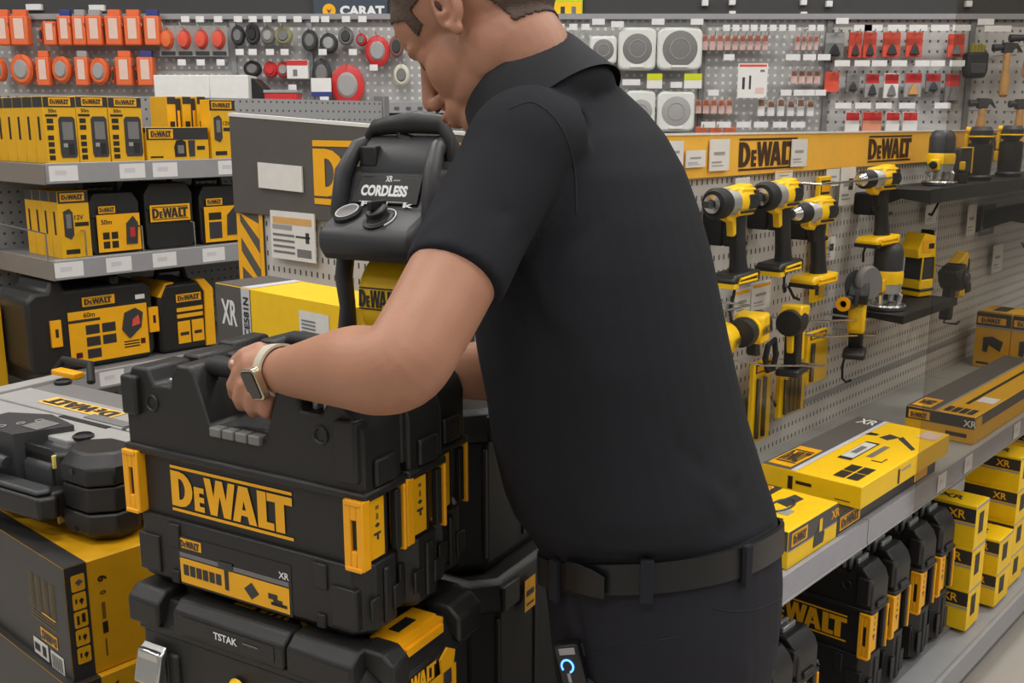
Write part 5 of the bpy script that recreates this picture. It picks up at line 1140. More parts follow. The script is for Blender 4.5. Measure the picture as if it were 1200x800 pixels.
# ---------------------------------------------------------------- left foreground: printed boxes
nb = at(74, 667, 1.49); ZT = nb.z; nb = Vector((nb.x, nb.y, 0)); HB = .195
def pfront(m, a, b):
    m.rect(0, a, 0, b, E, KBX)
    for j in range(4):
        for i in range(14): m.rect(a - .115 + .026 * j - .02, a - .098 + .026 * j - .02, b - .045 - .0045 * i, b - .043 - .0045 * i, E * 2, mat('dull_gold_ink', S(120, 100, 50)))
    m.T = m.T @ Matrix.Translation((a - .045, 0, .062)) @ Matrix.Rotation(pi, 4, 'Y')
    m.rect(0, .062, 0, .022, E * 2, LGO); m.logo(.003, .003, .056, E * 3, KBX, .016, bars=False); m.rect(.0, .05, -.030, -.027, E * 2, LGO)
    for i in range(3): m.rect(0, .09, -.012 - .006 * i, -.010 - .006 * i, E * 2, mat('dull_gold_ink', (.2, .1, .05)))
    m.T = Matrix.Identity(4)
    m.rect(a - .14, a - .085, .004, .034, E * 2, WHT); m.rect(a - .075, a - .028, -.0 + .001, .032, E * 2, WHT)
    for i in range(8): m.rect(a - .07 + .005 * i, a - .068 + .005 * i, .004, .028, E * 3, INK)
    m.rect(a - .135, a - .115, .012, .026, E * 3, INK).rect(a - .106, a - .092, .010, .028, E * 3, INK)
def pright(m, a, b):
    m.rect(0, .036, 0, b, E, KBX)
    for i in range(5):
        z0 = b - .040 - .031 * i; pts = []
        for cx, cz, a0 in ((.028, z0 + .022, 0), (.012, z0 + .022, 90), (.012, z0, 180), (.028, z0, 270)): pts += [(cx + .003 * cos(R(a0 + 30 * q)), cz + .003 * sin(R(a0 + 30 * q))) for q in range(4)]
        m.poly(pts, E * 2, mat('icon_yellow', S(225, 165, 20)))
        if i == 0: m.poly([(.015, z0 + .012), (.021, z0 + .006), (.028, z0 + .012), (.021, z0 + .017)], E * 3, mat('slate_ink', S(80, 80, 110)))
        elif i == 2: m.rect(.013, .017, z0 + .003, z0 + .018, E * 3, INK).rect(.021, .027, z0 + .005, z0 + .02, E * 3, INK)
        else: m.rect(.013, .016, z0 + .008, z0 + .016, E * 3, INK).poly([(.019, z0 + .012), (.023, z0 + .004), (.027, z0 + .012), (.023, z0 + .016)], E * 3, INK)
    m.T = m.T @ Matrix.Translation((.052, 0, b - .03)) @ Matrix.Rotation(-pi / 2 * -1, 4, 'Y')
    m.text('6', 0, 0, .016, E, INK, bold=.04); m.text('0', .026, .002, .010, E, INK)
    m.rect(.046, .075, .003, .009, E, mat('brown_ink', S(120, 85, 15))).rect(.08, .10, .002, .011, E, INK).rect(.11, .14, .004, .007, E, mat('brown_ink', (.3, .2, .05)))
def ptop(m, a, b): m.rect(0, a, 0, .036, E, KBX); m.text('DEWALT', a - .30, .09, .012, E, mat('brown_ink', (.3, .2, .05)))
WBX = .46; YB3 = mat('shaded_ochre_card', S(216, 158, 14), .5)  # ochre darkened further, so the dim corner's shade sits in the card colour
carton('yellow box with black sleeve and five icons under the grey unit', 'box', (nb.x, nb.y, ZT - HB) if False else tuple(nb - ND * WBX + Vector((0, 0, ZT - HB))), RE, WBX, .34, HB, YB3, [('front', 'front_print', pfront), ('right', 'side_print', pright), ('top', 'top_print', ptop)], 'yellow boxes with black sleeves')
q = nb + ND * .012 - UD * .012
def pr2(m, a, b): m.rect(0, .05, 0, b, E, KBX); m.text('6', .07, b - .035, .018, E, INK, bold=.04)
carton('second yellow box with black sleeve, lowest in the left front corner', 'box', tuple(q - ND * WBX + Vector((0, 0, .36))), RE, WBX, .34, ZT - HB - .361, YB3, [('front', 'front_print', lambda m, a, b: m.rect(0, a, 0, b, E, KBX)), ('right', 'side_print', pr2), ('top', 'top_print', lambda m, a, b: m.rect(0, a, 0, .05, E, KBX))], 'yellow boxes with black sleeves')
t = thing('display_plinth', 'dark plinth carrying the yellow boxes in the left corner', 'plinth', tuple(q - ND * WBX), RE)
M().bx(.0, WBX, 0, .34, .05, .359, CRD).bx(.02, WBX - .02, .02, .32, 0, .05, BLK2).build('body', t, .004)

# ---------------------------------------------------------------- grey jobsite unit on its back
NR = at_z(132, 548, ZT + .15); ZU = ZT + .002; HU = .148
NRc = Vector((-.665, 1.575, 0)); WU, LU = .58, .29
RU = R(-32.8); XU = Vector((cos(RU), sin(RU), 0)); YU = Vector((-sin(RU), cos(RU), 0)); OU = NRc - XU * WU
t = thing('jobsite_unit', 'grey and black jobsite unit lying flat on the yellow box, left foreground', 'jobsite unit', (OU.x, OU.y, ZU), RU)
def tp(px, py, z=None):
    z = ZU + HU if z is None else z
    v = at_z(px, py, z) - OU; return v.dot(XU), v.dot(YU)
M().prism([(0, .03), (.04, 0), (WU - .12, 0), (WU - .10, .03), (WU - .02, .03), (WU, .06), (WU, LU - .03), (WU - .03, LU), (.03, LU), (0, LU - .03)], 'z', .02, HU - .012, BLK).build('chassis', t, .006)
# light grey top panels divided by dark seams
y1, y2 = tp(60, 483)[1], tp(100, 469)[1]
M().bx(.06, WU - .005, y1 + .002, y2 - .002, HU - .02, HU + .002, LGR).bx(.02, WU - .01, y2 + .002, LU - .006, HU - .02, HU - .001, GRY).bx(.02, .058, y1, LU, HU - .02, HU + .008, LGR).build('top_panel', t, .003)
M().prism([(.10, .035), (WU - .14, .035), (WU - .11, .06), (WU - .02, .075), (WU - .004, y1 - .002), (.02, y1 - .002)], 'z', HU - .02, HU + .001, LGR).build('front_panel', t, .003)
M().bx(WU - .115, WU - .105, y1, y2, HU + .0005, HU + .003, DGR).bx(WU * .60, WU * .80, y1 + .006, y1 + .030, HU + .0005, HU + .0045, GRY).bx(WU * .52, WU * .76, y1 - .014, y1 - .002, HU - .002, HU + .003, BLK2).build('recess', t, .002)
l2 = tp(60, 468)[0]; lx = tp(148, 486)[0]; ly2 = (y1 + y2) / 2; print('unit', y1, y2, l2, lx)
m = M(); m.T = Matrix.Translation((lx, ly2 + .024, HU + .0025)) @ Matrix.Rotation(pi, 4, 'Z') @ Matrix.Rotation(-pi / 2, 4, 'X'); lw_ = lx - l2; m.rect(0, lw_, 0, .044, -.0005, mat('pale_amber_plate', S(240, 190, 90))); m.logo(.008, .006, lw_ - .016, -.001, KBX, .032, bars=False); m.build('word_mark', t, smooth=False)
for px, py in ((98, 513), (74, 449)):
    x, y = tp(px, py)
    M().lathe([(0, 0), (.017, 0), (.018, .006), (.014, .009), (.013, .005), (0, .005)], BLK2, 20, o=(x, y, HU - .001)).build('round_foot', t)
x, y = tp(82, 440); M().bx(x - .05, x + .03, y - .012, y + .015, HU - .005, HU + .010, ORL).build('yellow_latch', t, .003)
M().tube([(x - .075, y + .01, HU - .01), (x - .06, y + .028, HU + .022), (x + .03, y + .03, HU + .022), (x + .055, y + .012, HU - .01)], .009, BLK2, 10).build('rear_handle', t)
# control block with three rings
x, y = tp(30, 505)
M().prism([(x - .10, -.015), (x + .035, -.015), (x + .075, .075), (x - .02, .095), (x - .10, .06)], 'z', HU - .07, HU + .012, DGR).bx(x + .005, x + .05, .02, .065, HU + .0125, HU + .0135, GRY).build('control_block', t, .005)
m = M()
for i in range(3): m.tube([(x - .022 + .012 * i + .006 * cos(a), .0 + .028 * i + .007 * sin(a), HU + .0135) for a in [k * pi / 6 for k in range(12)]], .001, LGR, 5, closed=True)
m.build('ring_mark', t)
M().tube([(x - .03, -.03, HU - .03), (x + .0, -.035, HU - .03), (x + .035, -.03, HU - .035)], .011, DGR, 12).build('lever', t)
# corner block in three tiers, and the sloped block beside it
x0, x1 = WU - .125, WU + .006
def blk(x0, x1, y0, y1, z0, z1, c, mt): return [lift(octo(x0, x1, y0, y1, c), z0), lift(octo(x0, x1, y0, y1, c), z1)]
for z0, z1, k in ((0.001, .050, 0), (.053, .096, .002), (.099, .150, 0)):
    m = M(); r = octo(x0 + k, x1 - k, -.012 + k, .095, .032)
    if z0 > .09: m.loft([lift(r, z0), lift(r, z1 - .022), lift(octo(x0 + .012, x1 - .016, .006, .085, .03), z1)], BLK)
    elif z0 < .01: m.loft([lift(octo(x0 + .012, x1 - .012, .004, .09, .03), z0), lift(r, z0 + .015), lift(r, z1)], BLK)
    else: m.loft([lift(r, z0), lift(r, z1)], BLK)
    o = m.build('corner_block', t, .004)
    if k == 0:
        M().cyl((x0 + .065, -.0135, (z0 + z1) / 2 - .004), (x0 + .065, -.008, (z0 + z1) / 2 - .004), .005, BLKG, n=10).build('screw_hole', o)
        M().bx(x0 - .001, x0 + .004, -.004, .012, z0 + .012, z1 - .016, mat('pale_yellow_plastic', S(225, 205, 110))).build('accent', o, .001)
M().prism([(.03, .055), (.03, HU - .03), (.0, HU - .002), (-.0, .055)], 'x', x0 - .085, x0 - .006, BLK).prism([(-.008, .055), (-.008, HU - .035), (.05, HU + .002), (.05, .055)], 'x', x0 - .08, x0 - .004, DGR).build('sloped_block', t, .005)
M().prism([(x0 - .40, -.07), (x0 + .03, -.055), (x0 + .045, -.03), (x0 + .02, -.012), (x0 - .40, -.03)], 'z', .040, .078, BLK).prism([(x0 - .40, -.064), (x0 + .02, -.050), (x0 + .03, -.03), (x0 + .01, -.016), (x0 - .40, -.032)], 'z', .078, .088, DGR).bx(x0 - .01, x0 + .03, -.03, .03, .035, .08, BLK).build('front_handle', t, .006)
M().bx(x0 - .14, x0 - .115, -.067, -.060, .057, .066, LGR).build('handle_badge', t, .001)

# ---------------------------------------------------------------- cordless compressor
RK = R(-28); KC = Vector((-.172, 1.668, 0))
zk = 1.085
t = thing('air_compressor', 'black cordless air compressor with yellow tank behind the forearm', 'compressor', (KC.x, KC.y, zk), RK); t.scale = (.72, .85, 1)
def hz(py): return at(450, py, 1.60).z - zk
m = M()
for s in (-1, 1):
    m.tube([(s * .108, -.07, hz(300)), (s * .112, -.075, hz(330)), (s * .104, -.075, hz(365)), (s * .112, -.07, hz(395)), (s * .108, -.06, .012), (s * .06, -.055, .010)], [.019, .019, .017, .021, .018, .014], DGR, 12)
    m.tube([(s * .108, .075, hz(300)), (s * .112, .075, hz(330)), (s * .108, .07, .012), (s * .06, .065, .010)], .016, DGR, 10)
m.bx(-.10, .10, -.06, -.045, .0, .02, DGR).bx(-.10, .10, .05, .065, .0, .02, DGR)
m.build('frame', t)
m = M(); zc = hz(355); pr = []
for i in range(9): a = -pi / 2 + pi / 2 * i / 8; pr.append((.072 * cos(a), -.052 + .045 * sin(a)))
pr = [(0, -.098)] + pr[1:] + [(.072, .03)] + [(.072 * cos(a), .05 + .045 * sin(a)) for a in [pi / 2 * i / 8 for i in range(8)]] + [(0, .095)]
m.lathe(pr, YEL, 36, o=(.0, -.010, zc), ax=(1, 0, 0)); m.build('tank', t)
m = M(); m.T = Matrix.Translation((0, -.010, zc)); m.logo(-.066, -.014, .105, -.0735, KBX, .036)
for k, v in enumerate(m.v): v.y = -.010 - sqrt(max(.0732 ** 2 - (v.z - zc) ** 2, 0)) - .0006
m.build('tank_mark', t, smooth=False)
# console
m = M()
sec = [(-.13, hz(303)), (-.148, hz(290)), (-.146, hz(270)), (-.128, hz(262)), (-.066, hz(244)), (-.046, hz(205)), (-.03, hz(197)), (.05, hz(197)), (.06, hz(300)), (-.10, hz(306))]
m.prism(sec, 'x', -.118, .118, DGR); o = m.build('console', t, .012, 3)
m = M()
m.prism([(x * 1.0, z) for x, z in ((-.09, hz(240)), (.085, hz(240)), (.085, hz(208)), (-.075, hz(208)))], 'y', -.0745, -.066, BLK)
for v in m.v: v.y = v.y + (v.z - hz(244)) * .50
m.build('name_panel', t, .002)
m = M(); m.text('CORDLESS', -.068, hz(231), .017, -.0750, WIN, w=.122, bold=.05); m.rect(-.068, .06, hz(237.5), hz(237), -.0750, WIN); m.text('XR', -.008, hz(214), .009, -.0750, WIN); m.rect(.012, .03, hz(213), hz(211.5), -.075, LGR)
for v in m.v: v.y = v.y + (v.z - hz(244)) * .50
m.build('lettering', t, smooth=False)
def slant(x, u): # point on the slanted deck
    return Vector((x, -.128 + .062 * u, hz(262) + (hz(244) - hz(262)) * u))
nrm = Vector((0, -(hz(244) - hz(262)), .062)).normalized()
m = M(); p_ = slant(-.072, .45)
m.lathe([(0, 0), (.029, 0), (.030, .006), (.026, .010), (.025, .006), (0, .006)], BLK, 28, o=p_, ax=nrm); m.build('gauge_rim', t)
m = M(); m.lathe([(0, .006), (.0245, .006), (.0245, .0085), (0, .009)], GRY, 28, o=p_, ax=nrm); m.tube([p_ + nrm * .009 + Vector((.024 * cos(a), 0, 0)) + nrm.cross(Vector((1, 0, 0))) * .024 * sin(a) for a in [i * pi / 12 for i in range(24)]], .0012, WIN, 5, closed=True); m.build('gauge_dial', t)
m = M(); p_ = slant(.016, .30); m.lathe([(0, 0), (.033, 0), (.033, .003), (.024, .004), (.021, .010), (.023, .018), (.018, .021), (0, .021)], BLK, 24, o=p_, ax=nrm); m.bx(p_.x - .006, p_.x + .006, p_.y - .028, p_.y + .02, p_.z + .016, p_.z + .030, BLK); m.build('regulator_knob', t, .002)
m = M(); m.tube([p_ + nrm * .002 + Vector((.037 * cos(a), 0, 0)) + nrm.cross(Vector((1, 0, 0))) * .037 * sin(a) for a in [-.6 + i * pi / 16 for i in range(14)]], .0014, WIN, 5); m.text('P', 0, 0, .001, 0, WIN) if False else None
for k in range(2): m.text('20'[k], -.045 + .06 * k, 0, .012, 0, WIN) if False else None
m.build('scale_mark', t)
for i, (x, w_) in enumerate(((-.060, .020), (-.005, .016), (.050, .026))):
    m = M(); m.text(('P', '2', 'k')[i], x, hz(243), .008, -.0750, WIN, w=w_, bold=.04)
    for v in m.v: v.y = v.y + (v.z - hz(244)) * .50
    m.build('icon_mark', t, smooth=False)
# motor drum, roll hoops, handle
m = M(); m.lathe([(0, -.095), (.052, -.093), (.060, -.08), (.060, .09), (.052, .10), (0, .10)], DGR, 32, o=(.0, .015, hz(205)), ax=(1, 0, 0)); m.build('motor_cover', t)
for s in (-1, 1):
    pts = [(s * .112, -.06, hz(300)), (s * .120, -.075, hz(250)), (s * .116, -.062, hz(205)), (s * .105, -.030, hz(176)), (s * .095, .03, hz(166)), (s * .10, .075, hz(200)), (s * .112, .085, hz(300))]
    M().tube(pts, [.016, .018, .018, .016, .016, .016, .016], DGR, 12).build('roll_hoop', t)
m = M(); m.prism([(-.085, hz(197)), (-.045, hz(197)), (-.045, hz(172)), (-.085, hz(172))], 'y', -.045, -.028, BLK).bx(-.085, -.072, -.045, .0, hz(197), hz(172), BLK).bx(-.05, -.04, -.045, .0, hz(197), hz(172), BLK).build('hose_bracket', t, .003)
m = M(); m.tube([(-.088, .0, hz(185)), (-.092, .0, hz(160)), (-.078, .0, hz(150)), (-.04, .0, hz(147)), (.03, .0, hz(143)), (.10, .0, hz(146)), (.118, .0, hz(165)), (.118, .0, hz(190))], [.010, .012, .013, .015, .018, .016, .013, .012], BLK, 14)
m.tube([(-.01, .0, hz(146)), (-.008, .0, hz(162)), (.02, .0, hz(166))], .010, BLK, 10); m.build('carry_handle', t)
M().bx(-.075, .07, -.01, .025, hz(168), hz(163), GRY).build('cover_plate', t, .002)
t = thing('display_plinth', 'dark plinth under the air compressor, hidden by the cases', 'plinth', (KC.x, KC.y, 0), RK)
M().bx(-.075, .05, -.07, .07, .06, zk - .001, CRD).bx(-.065, .04, -.06, .06, 0, .06, BLK2).build('body', t, .004)
# ================================================================ the man
from mathutils.bvhtree import BVHTree
SKN = mat('skin', S(176, 126, 100), 0.5, noise=.05, scale=25, bump=.12, bscale=350)
b_ = SKN.node_tree.nodes['Principled BSDF']; b_.inputs['Subsurface Weight'].default_value = .12; b_.inputs['Subsurface Radius'].default_value = (.01, .004, .002); b_.inputs['Subsurface Scale'].default_value = .5
HAIR = mat('short_brown_hair', S(84, 66, 56), 0.7, noise=.25, scale=160, bump=.8, bscale=500)
SHIRT = mat('charcoal_polo_knit', S(30, 31, 36), 0.8, noise=.05, scale=6, bump=.25, bscale=600, spec=.25)
TRS = mat('dark_trouser_cotton', S(41, 41, 47), 0.85, noise=.06, scale=8, bump=.25, bscale=500, spec=.2)
LTH = mat('black_leather', S(17, 17, 18), 0.42)
NAIL = mat('finger_nail', S(232, 200, 190), 0.3)
fB = Vector((-.85, .53, 0)).normalized(); wB_ = Vector((.53, .85, 0)).normalized()   # facing / across (away from camera)
def ringpts(c, a, b, n=40, tilt=0.0, e=2.3, A=None, Bv=None):
    out = []
    for i in range(n):
        t = 2 * pi * i / n; x, y = cos(t), sin(t)
        x = math.copysign(abs(x) ** (2 / e), x); y = math.copysign(abs(y) ** (2 / e), y)
        p = c + wB_ * a * x + fB * b * y
        tx, ty = tilt if isinstance(tilt, tuple) else (tilt, 0)
        p.z += tx * (p.x - c.x) - ty * (p.y - c.y)
        out.append(p)
    return out
def sil(py, xl, xr, Y, k=1.35, grow=0.0, tilt=0.0, n=40):
    c = at((xl + xr) / 2, py, Y); depth = c.x / (((xl + xr) / 2 - 600) / 1200) if abs(xl + xr - 1200) > 30 else Y * cp + (CAMZ - c.z) * sp
    hx = (xr - xl) / 2 * depth / 1200; b = hx / sqrt((.53 * k) ** 2 + .85 ** 2) + grow; a = k * hx / sqrt((.53 * k) ** 2 + .85 ** 2) + grow
    return ringpts(c, a, b, n, tilt)
def spline(pts, n=6):
    out = []
    for i in range(len(pts) - 1):
        p0, p1, p2, p3 = pts[max(i - 1, 0)], pts[i], pts[i + 1], pts[min(i + 2, len(pts) - 1)]
        for k in range(n):
            t = k / n; out.append(tuple(.5 * ((2 * p1[j]) + (-p0[j] + p2[j]) * t + (2 * p0[j] - 5 * p1[j] + 4 * p2[j] - p3[j]) * t * t + (-p0[j] + 3 * p1[j] - 3 * p2[j] + p3[j]) * t ** 3) for j in range(len(p1))))
    return out + [pts[-1]]
def vtube(m, pts, mt, n=28, k=5):
    q = spline([tuple(p) + (r,) for p, r in pts], k)
    return m.tube([Vector(p[:3]) for p in q], [p[3] for p in q], mt, n)
def fuse(m, name, voxel, mt, parent, smooth=6, fac=.5):
    me = bpy.data.meshes.new('raw'); me.from_pydata([tuple(v) for v in m.v], [], m.f); me.update()
    o = bpy.data.objects.new('raw', me); C.objects.link(o)
    # outward normals for every shell before fusing
    bm = bmesh.new(); bm.from_mesh(me); bmesh.ops.recalc_face_normals(bm, faces=bm.faces); bm.to_mesh(me); bm.free()
    r = o.modifiers.new('r', 'REMESH'); r.mode = 'VOXEL'; r.voxel_size = voxel; r.adaptivity = 0
    s = o.modifiers.new('s', 'SMOOTH'); s.factor = fac; s.iterations = smooth
    bpy.context.view_layer.update()
    out = bpy.data.meshes.new_from_object(o.evaluated_get(bpy.context.evaluated_depsgraph_get()))
    bpy.data.objects.remove(o); bpy.data.meshes.remove(me)
    out.name = name; out.materials.clear(); out.materials.append(mt)
    out.polygons.foreach_set('use_smooth', [True] * len(out.polygons))
    n = bpy.data.objects.new(name, out); C.objects.link(n); n.parent = parent
    return n
man = thing('person', 'man in charcoal polo shirt and dark trousers leaning over the black cases, gripping a handle', 'person', (0, 0, 0))
# ---- head frame
YAWH, PIH = R(31), R(38)
F0 = Vector((-cos(YAWH), sin(YAWH), 0)); HL_ = Vector((0, 0, 1)).cross(F0)
HF = (F0 * cos(PIH) - Vector((0, 0, 1)) * sin(PIH)).normalized(); HU_ = (F0 * sin(PIH) + Vector((0, 0, 1)) * cos(PIH)).normalized()
EAR = at(520, 13, 1.225); HO = EAR - HL_ * .080
def hp(f, l, u):
    if f > 0: f *= 1.14
    return HO + HF * f + HL_ * l + HU_ * u
HM = Matrix((HF, HL_, HU_)).transposed()
def he(m, f, l, u, rf, rl, ru, mt=None): m.ell(hp(f, l, u), (rf * (1.08 if f > 0 else 1), rl, ru), mt or SKN, 28, 18, Rm=HM)
m = M()
he(m, -.012, 0, .050, .103, .080, .088); he(m, .030, 0, .040, .066, .066, .062); he(m, -.035, 0, .01, .072, .066, .07)
he(m, .036, 0, -.030, .054, .060, .058)
he(m, .020, 0, -.062, .062, .056, .044); he(m, .048, 0, -.092, .042, .036, .030); he(m, .072, 0, -.108, .021, .022, .018)
for s in (-1, 1):
    he(m, .046, s * .036, -.028, .030, .022, .030); he(m, .068, s * .026, .014, .016, .026, .012)
    he(m, .062, s * .031, -.001, .016, .016, .014)
    he(m, -.002, s * .050, -.052, .036, .012, .034)
    he(m, .096, s * .012, -.043, .011, .009, .009)
m.tube([hp(.082, 0, .014), hp(.094, 0, -.008), (hp(.107, 0, -.032)), hp(.108, 0, -.041)], [.009, .010, .012, .010], SKN, 14)
he(m, .092, 0, -.066, .010, .024, .007); he(m, .089, 0, -.077, .011, .020, .008); he(m, .072, 0, -.07, .022, .034, .026)
# near and far ear
for s in (-1, 1):
    pts = [hp(-.008 + .015 * cos(a) - .005 * sin(a), s * (.081 + .006 * (1 - cos(a)) * .5), .004 + .027 * sin(a)) for a in [i * 2 * pi / 16 for i in range(16)]]
    m.tube(pts, .0042, SKN, 10, closed=True)
    he(m, -.010, s * .078, .002, .016, .006, .026); he(m, .002, s * .083, -.004, .006, .006, .007); he(m, -.004, s * .083, -.027, .008, .0055, .010)
# neck and trunk
nb_ = at(606, 126, 1.31)
vtube(m, list(zip([hp(-.010, 0, -.01), hp(-.018, 0, -.055), (hp(-.035, 0, -.10) * .6 + nb_ * .4), nb_, nb_ + Vector((-.005, -.0, -.07))], [.057, .058, .057, .052, .036])), SKN, 28)
m.tube([hp(.02, 0, -.075), hp(.0, 0, -.12), hp(-.02, 0, -.16)], [.040, .045, .055], SKN, 20)
for py, xl, xr in (): pass
m.loft([sil(py, xl + 14, xr - 14, 1.31) for py, xl, xr in ((660, 664, 886), (600, 634, 884), (500, 585, 877), (400, 572, 853), (300, 570, 832), (200, 580, 800), (165, 600, 765))], SKN)
# near arm
S_ = at(616, 168, 1.18)
vtube(m, list(zip([at(608, 182, 1.19), at(596, 200, 1.155), at(560, 268, 1.105), at(526, 333, 1.06), at(496, 388, 1.02), at(473, 424, 1.0), at(446, 434, 1.012), at(418, 431, 1.045), at(388, 432, 1.09), at(358, 434, 1.14), at(336, 435, 1.175), at(322, 434, 1.19)],
       [.044, .048, .050, .0485, .047, .0465, .046, .045, .040, .0335, .029, .0275])), SKN)
# hand: palm, four bent fingers, thumb
def P(px, py, Y): return at(px, py, Y)
m.tube([P(326, 434, 1.185), P(312, 432, 1.195), P(298, 433, 1.20), P(288, 440, 1.20)], [.027, .029, .027, .019], SKN, 20)
m.ell(P(309, 447, 1.19), (.020, .014, .022), SKN); m.ell(P(301, 421, 1.205), (.020, .016, .014), SKN)
fing = [[(296, 430, 1.20, .0115), (281, 437, 1.195, .0108), (274, 451, 1.20, .0098), (276, 462, 1.217, .0090), (283, 462, 1.232, .0080)],
        [(300, 440, 1.195, .0115), (286, 452, 1.182, .0110), (281, 466, 1.187, .0100), (284, 474, 1.205, .0092), (291, 471, 1.222, .0082)],
        [(308, 447, 1.19, .0115), (297, 464, 1.172, .0108), (295, 476, 1.178, .0098), (298, 482, 1.195, .0090), (304, 478, 1.212, .0080)],
        [(318, 452, 1.185, .0110), (312, 470, 1.165, .0100), (311, 481, 1.170, .0090), (314, 485, 1.186, .0082), (319, 481, 1.20, .0074)]]
for f in fing: m.tube([P(*q[:3]) for q in f], [q[3] for q in f], SKN, 14); m.ell(P(*f[-1][:3]), (f[-1][3],) * 3, SKN, 12, 8)
th = [(318, 421, 1.195, .014), (303, 412, 1.20, .0135), (288, 417, 1.20, .0115), (278, 424, 1.203, .0100), (273.5, 427, 1.205, .0075)]
m.tube([P(*q[:3]) for q in th], [q[3] for q in th], SKN, 14); m.ell(P(*th[-1][:3]), (th[-1][3],) * 3, SKN, 12, 8)
# far arm reaching behind the cases
m.tube([at(700, 150, 1.46), at(690, 230, 1.48), at(668, 320, 1.47), at(648, 395, 1.43), at(628, 432, 1.41), at(600, 436, 1.395), at(560, 434, 1.375), at(520, 436, 1.35), at(488, 440, 1.33), at(474, 442, 1.32)], [.05, .05, .048, .046, .045, .044, .041, .035, .029, .027], SKN, 24)
hx_ = [(466, 443, 1.315)]
m.ell(P(458, 444, 1.31), (.034, .022, .028), SKN)
for k in range(4):
    m.tube([P(448, 434 + 8 * k, 1.305), P(434 + 2 * k, 440 + 7 * k, 1.29), P(430 + 2 * k, 450 + 6 * k, 1.275), P(436 + 2 * k, 456 + 5 * k, 1.262)], [.010, .0095, .009, .0075], SKN, 10)
m.tube([P(462, 432, 1.30), P(448, 428, 1.285), P(438, 436, 1.27)], [.012, .011, .008], SKN, 10)
# legs inside the trousers, down to the shoes
hips = at(775, 720, 1.33)
nl, fl = hips - wB_ * .085, hips + wB_ * .085
legs = []
for c0, dx in ((nl, .0), (fl, -.03)):
    L_ = [Vector((c0.x + dx * k, c0.y, z)) for k, z in ((0, c0.z + .02), (.3, .70), (.6, .50), (.8, .30), (1, .08))]
    legs.append(L_); m.tube(L_, [.082, .075, .055, .052, .042], SKN, 20)
    m.tube([L_[-1], L_[-1] + fB * .06 + Vector((0, 0, -.03)), L_[-1] + fB * .15 + Vector((0, 0, -.045))], [.042, .034, .026], SKN, 14)
body = fuse(m, 'body', .0028, SKN, man, 5, .5)
# ---- hair: a thin layer grown off the scalp
me = body.data
def hairy(f, l, u):
    al = abs(l)
    if u < -.09: return False
    if f > .092: lim = .075
    elif f > .058: lim = .036 + (f - .058) * .8
    elif f > .040: lim = .012 + (.058 - f) * .3
    elif f > -.032: lim = .036
    elif f > -.050: lim = .036 - (-.032 - f) / .018 * .085
    else: lim = -.056 - (-.05 - f) * .1
    if f > .05 and al < .052: lim = max(lim, .03 + (.052 - al) * 1.2)
    return u > lim
vid = {}; hv = []; hf = []
inv = HM.transposed()
sel = set()
loc = {}
for v in me.vertices:
    q = inv @ (v.co - HO)
    if -.14 < q.x < .15 and abs(q.y) < .0835 and q.z < .16 and hairy(q.x, q.y, q.z): sel.add(v.index)
for p in me.polygons:
    if all(i in sel for i in p.vertices):
        ids = []
        for i in p.vertices:
            if i not in vid: vid[i] = len(hv); hv.append(me.vertices[i].co + me.vertices[i].normal * .0022)
            ids.append(vid[i])
        hf.append(ids)
hm = bpy.data.meshes.new('hair'); hm.from_pydata([tuple(v) for v in hv], [], hf); hm.materials.append(HAIR); hm.update()
hm.polygons.foreach_set('use_smooth', [True] * len(hm.polygons))
ho = bpy.data.objects.new('hair', hm); C.objects.link(ho); ho.parent = man
so = ho.modifiers.new('thick', 'SOLIDIFY'); so.thickness = .003; so.offset = -1
# face details
for s in (-1, 1):
    m = M(); m.tube([hp(.083, s * .014, .024), hp(.081, s * .028, .028), hp(.072, s * .044, .024)], [.0028, .0035, .0018], HAIR, 8); m.build('eyebrow', man)
    m = M(); he(m, .0580, s * .031, -.001, .0135, .0140, .0120, WPL); e_ = m.build('eye', man)
    m = M(); m.tube([hp(.0745, s * .022, -.007), hp(.0765, s * .031, -.009), hp(.071, s * .042, -.006)], [.0012, .0016, .001], HAIR, 6); m.build('eyelash', man)
LIP = mat('lip', S(180, 105, 92), .45)
m = M(); he(m, .0955, 0, -.067, .008, .020, .0045, LIP); he(m, .093, 0, -.0755, .008, .018, .005, LIP); m.build('lips', man)
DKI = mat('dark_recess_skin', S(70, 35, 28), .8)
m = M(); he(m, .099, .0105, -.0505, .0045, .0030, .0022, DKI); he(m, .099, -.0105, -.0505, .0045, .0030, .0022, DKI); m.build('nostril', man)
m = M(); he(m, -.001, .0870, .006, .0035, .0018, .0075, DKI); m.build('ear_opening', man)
# nail on the thumb
m = M(); tn = P(274.5, 424.5, 1.196); m.ell(tn, (.0055, .003, .004), NAIL, 12, 8); m.build('thumb_nail', man)

# ---- polo shirt
na = Vector((-.58, .36, .73)).normalized()
cb = at(613, 99, 1.298)
c1 = (Vector((1, 0, 0)) - na * na.x); c1 = (at(671, 42, 1.298) - cb); c1 = (c1 - na * c1.dot(na)).normalized(); c2 = na.cross(c1)
m = M()
T_ = [(648, 640, 908, 1.32), (622, 636, 912, 1.32), (600, 622, 908, 1.32), (575, 606, 901, 1.315), (550, 596, 893, 1.31), (500, 584, 878, 1.31), (450, 577, 866, 1.305), (400, 567, 855, 1.30), (350, 560, 845, 1.30), (300, 556, 835, 1.30), (250, 557, 821, 1.30), (200, 564, 803, 1.30), (160, 576, 781, 1.305), (130, 590, 757, 1.31), (108, 604, 733, 1.31), (90, 618, 712, 1.31), (78, 632, 698, 1.31), (68, 640, 690, 1.31)]
m.loft([sil(*q, tilt=(.10, .26) if q[0] > 610 else ((.05, .14) if q[0] > 590 else 0)) for q in T_], SHIRT)
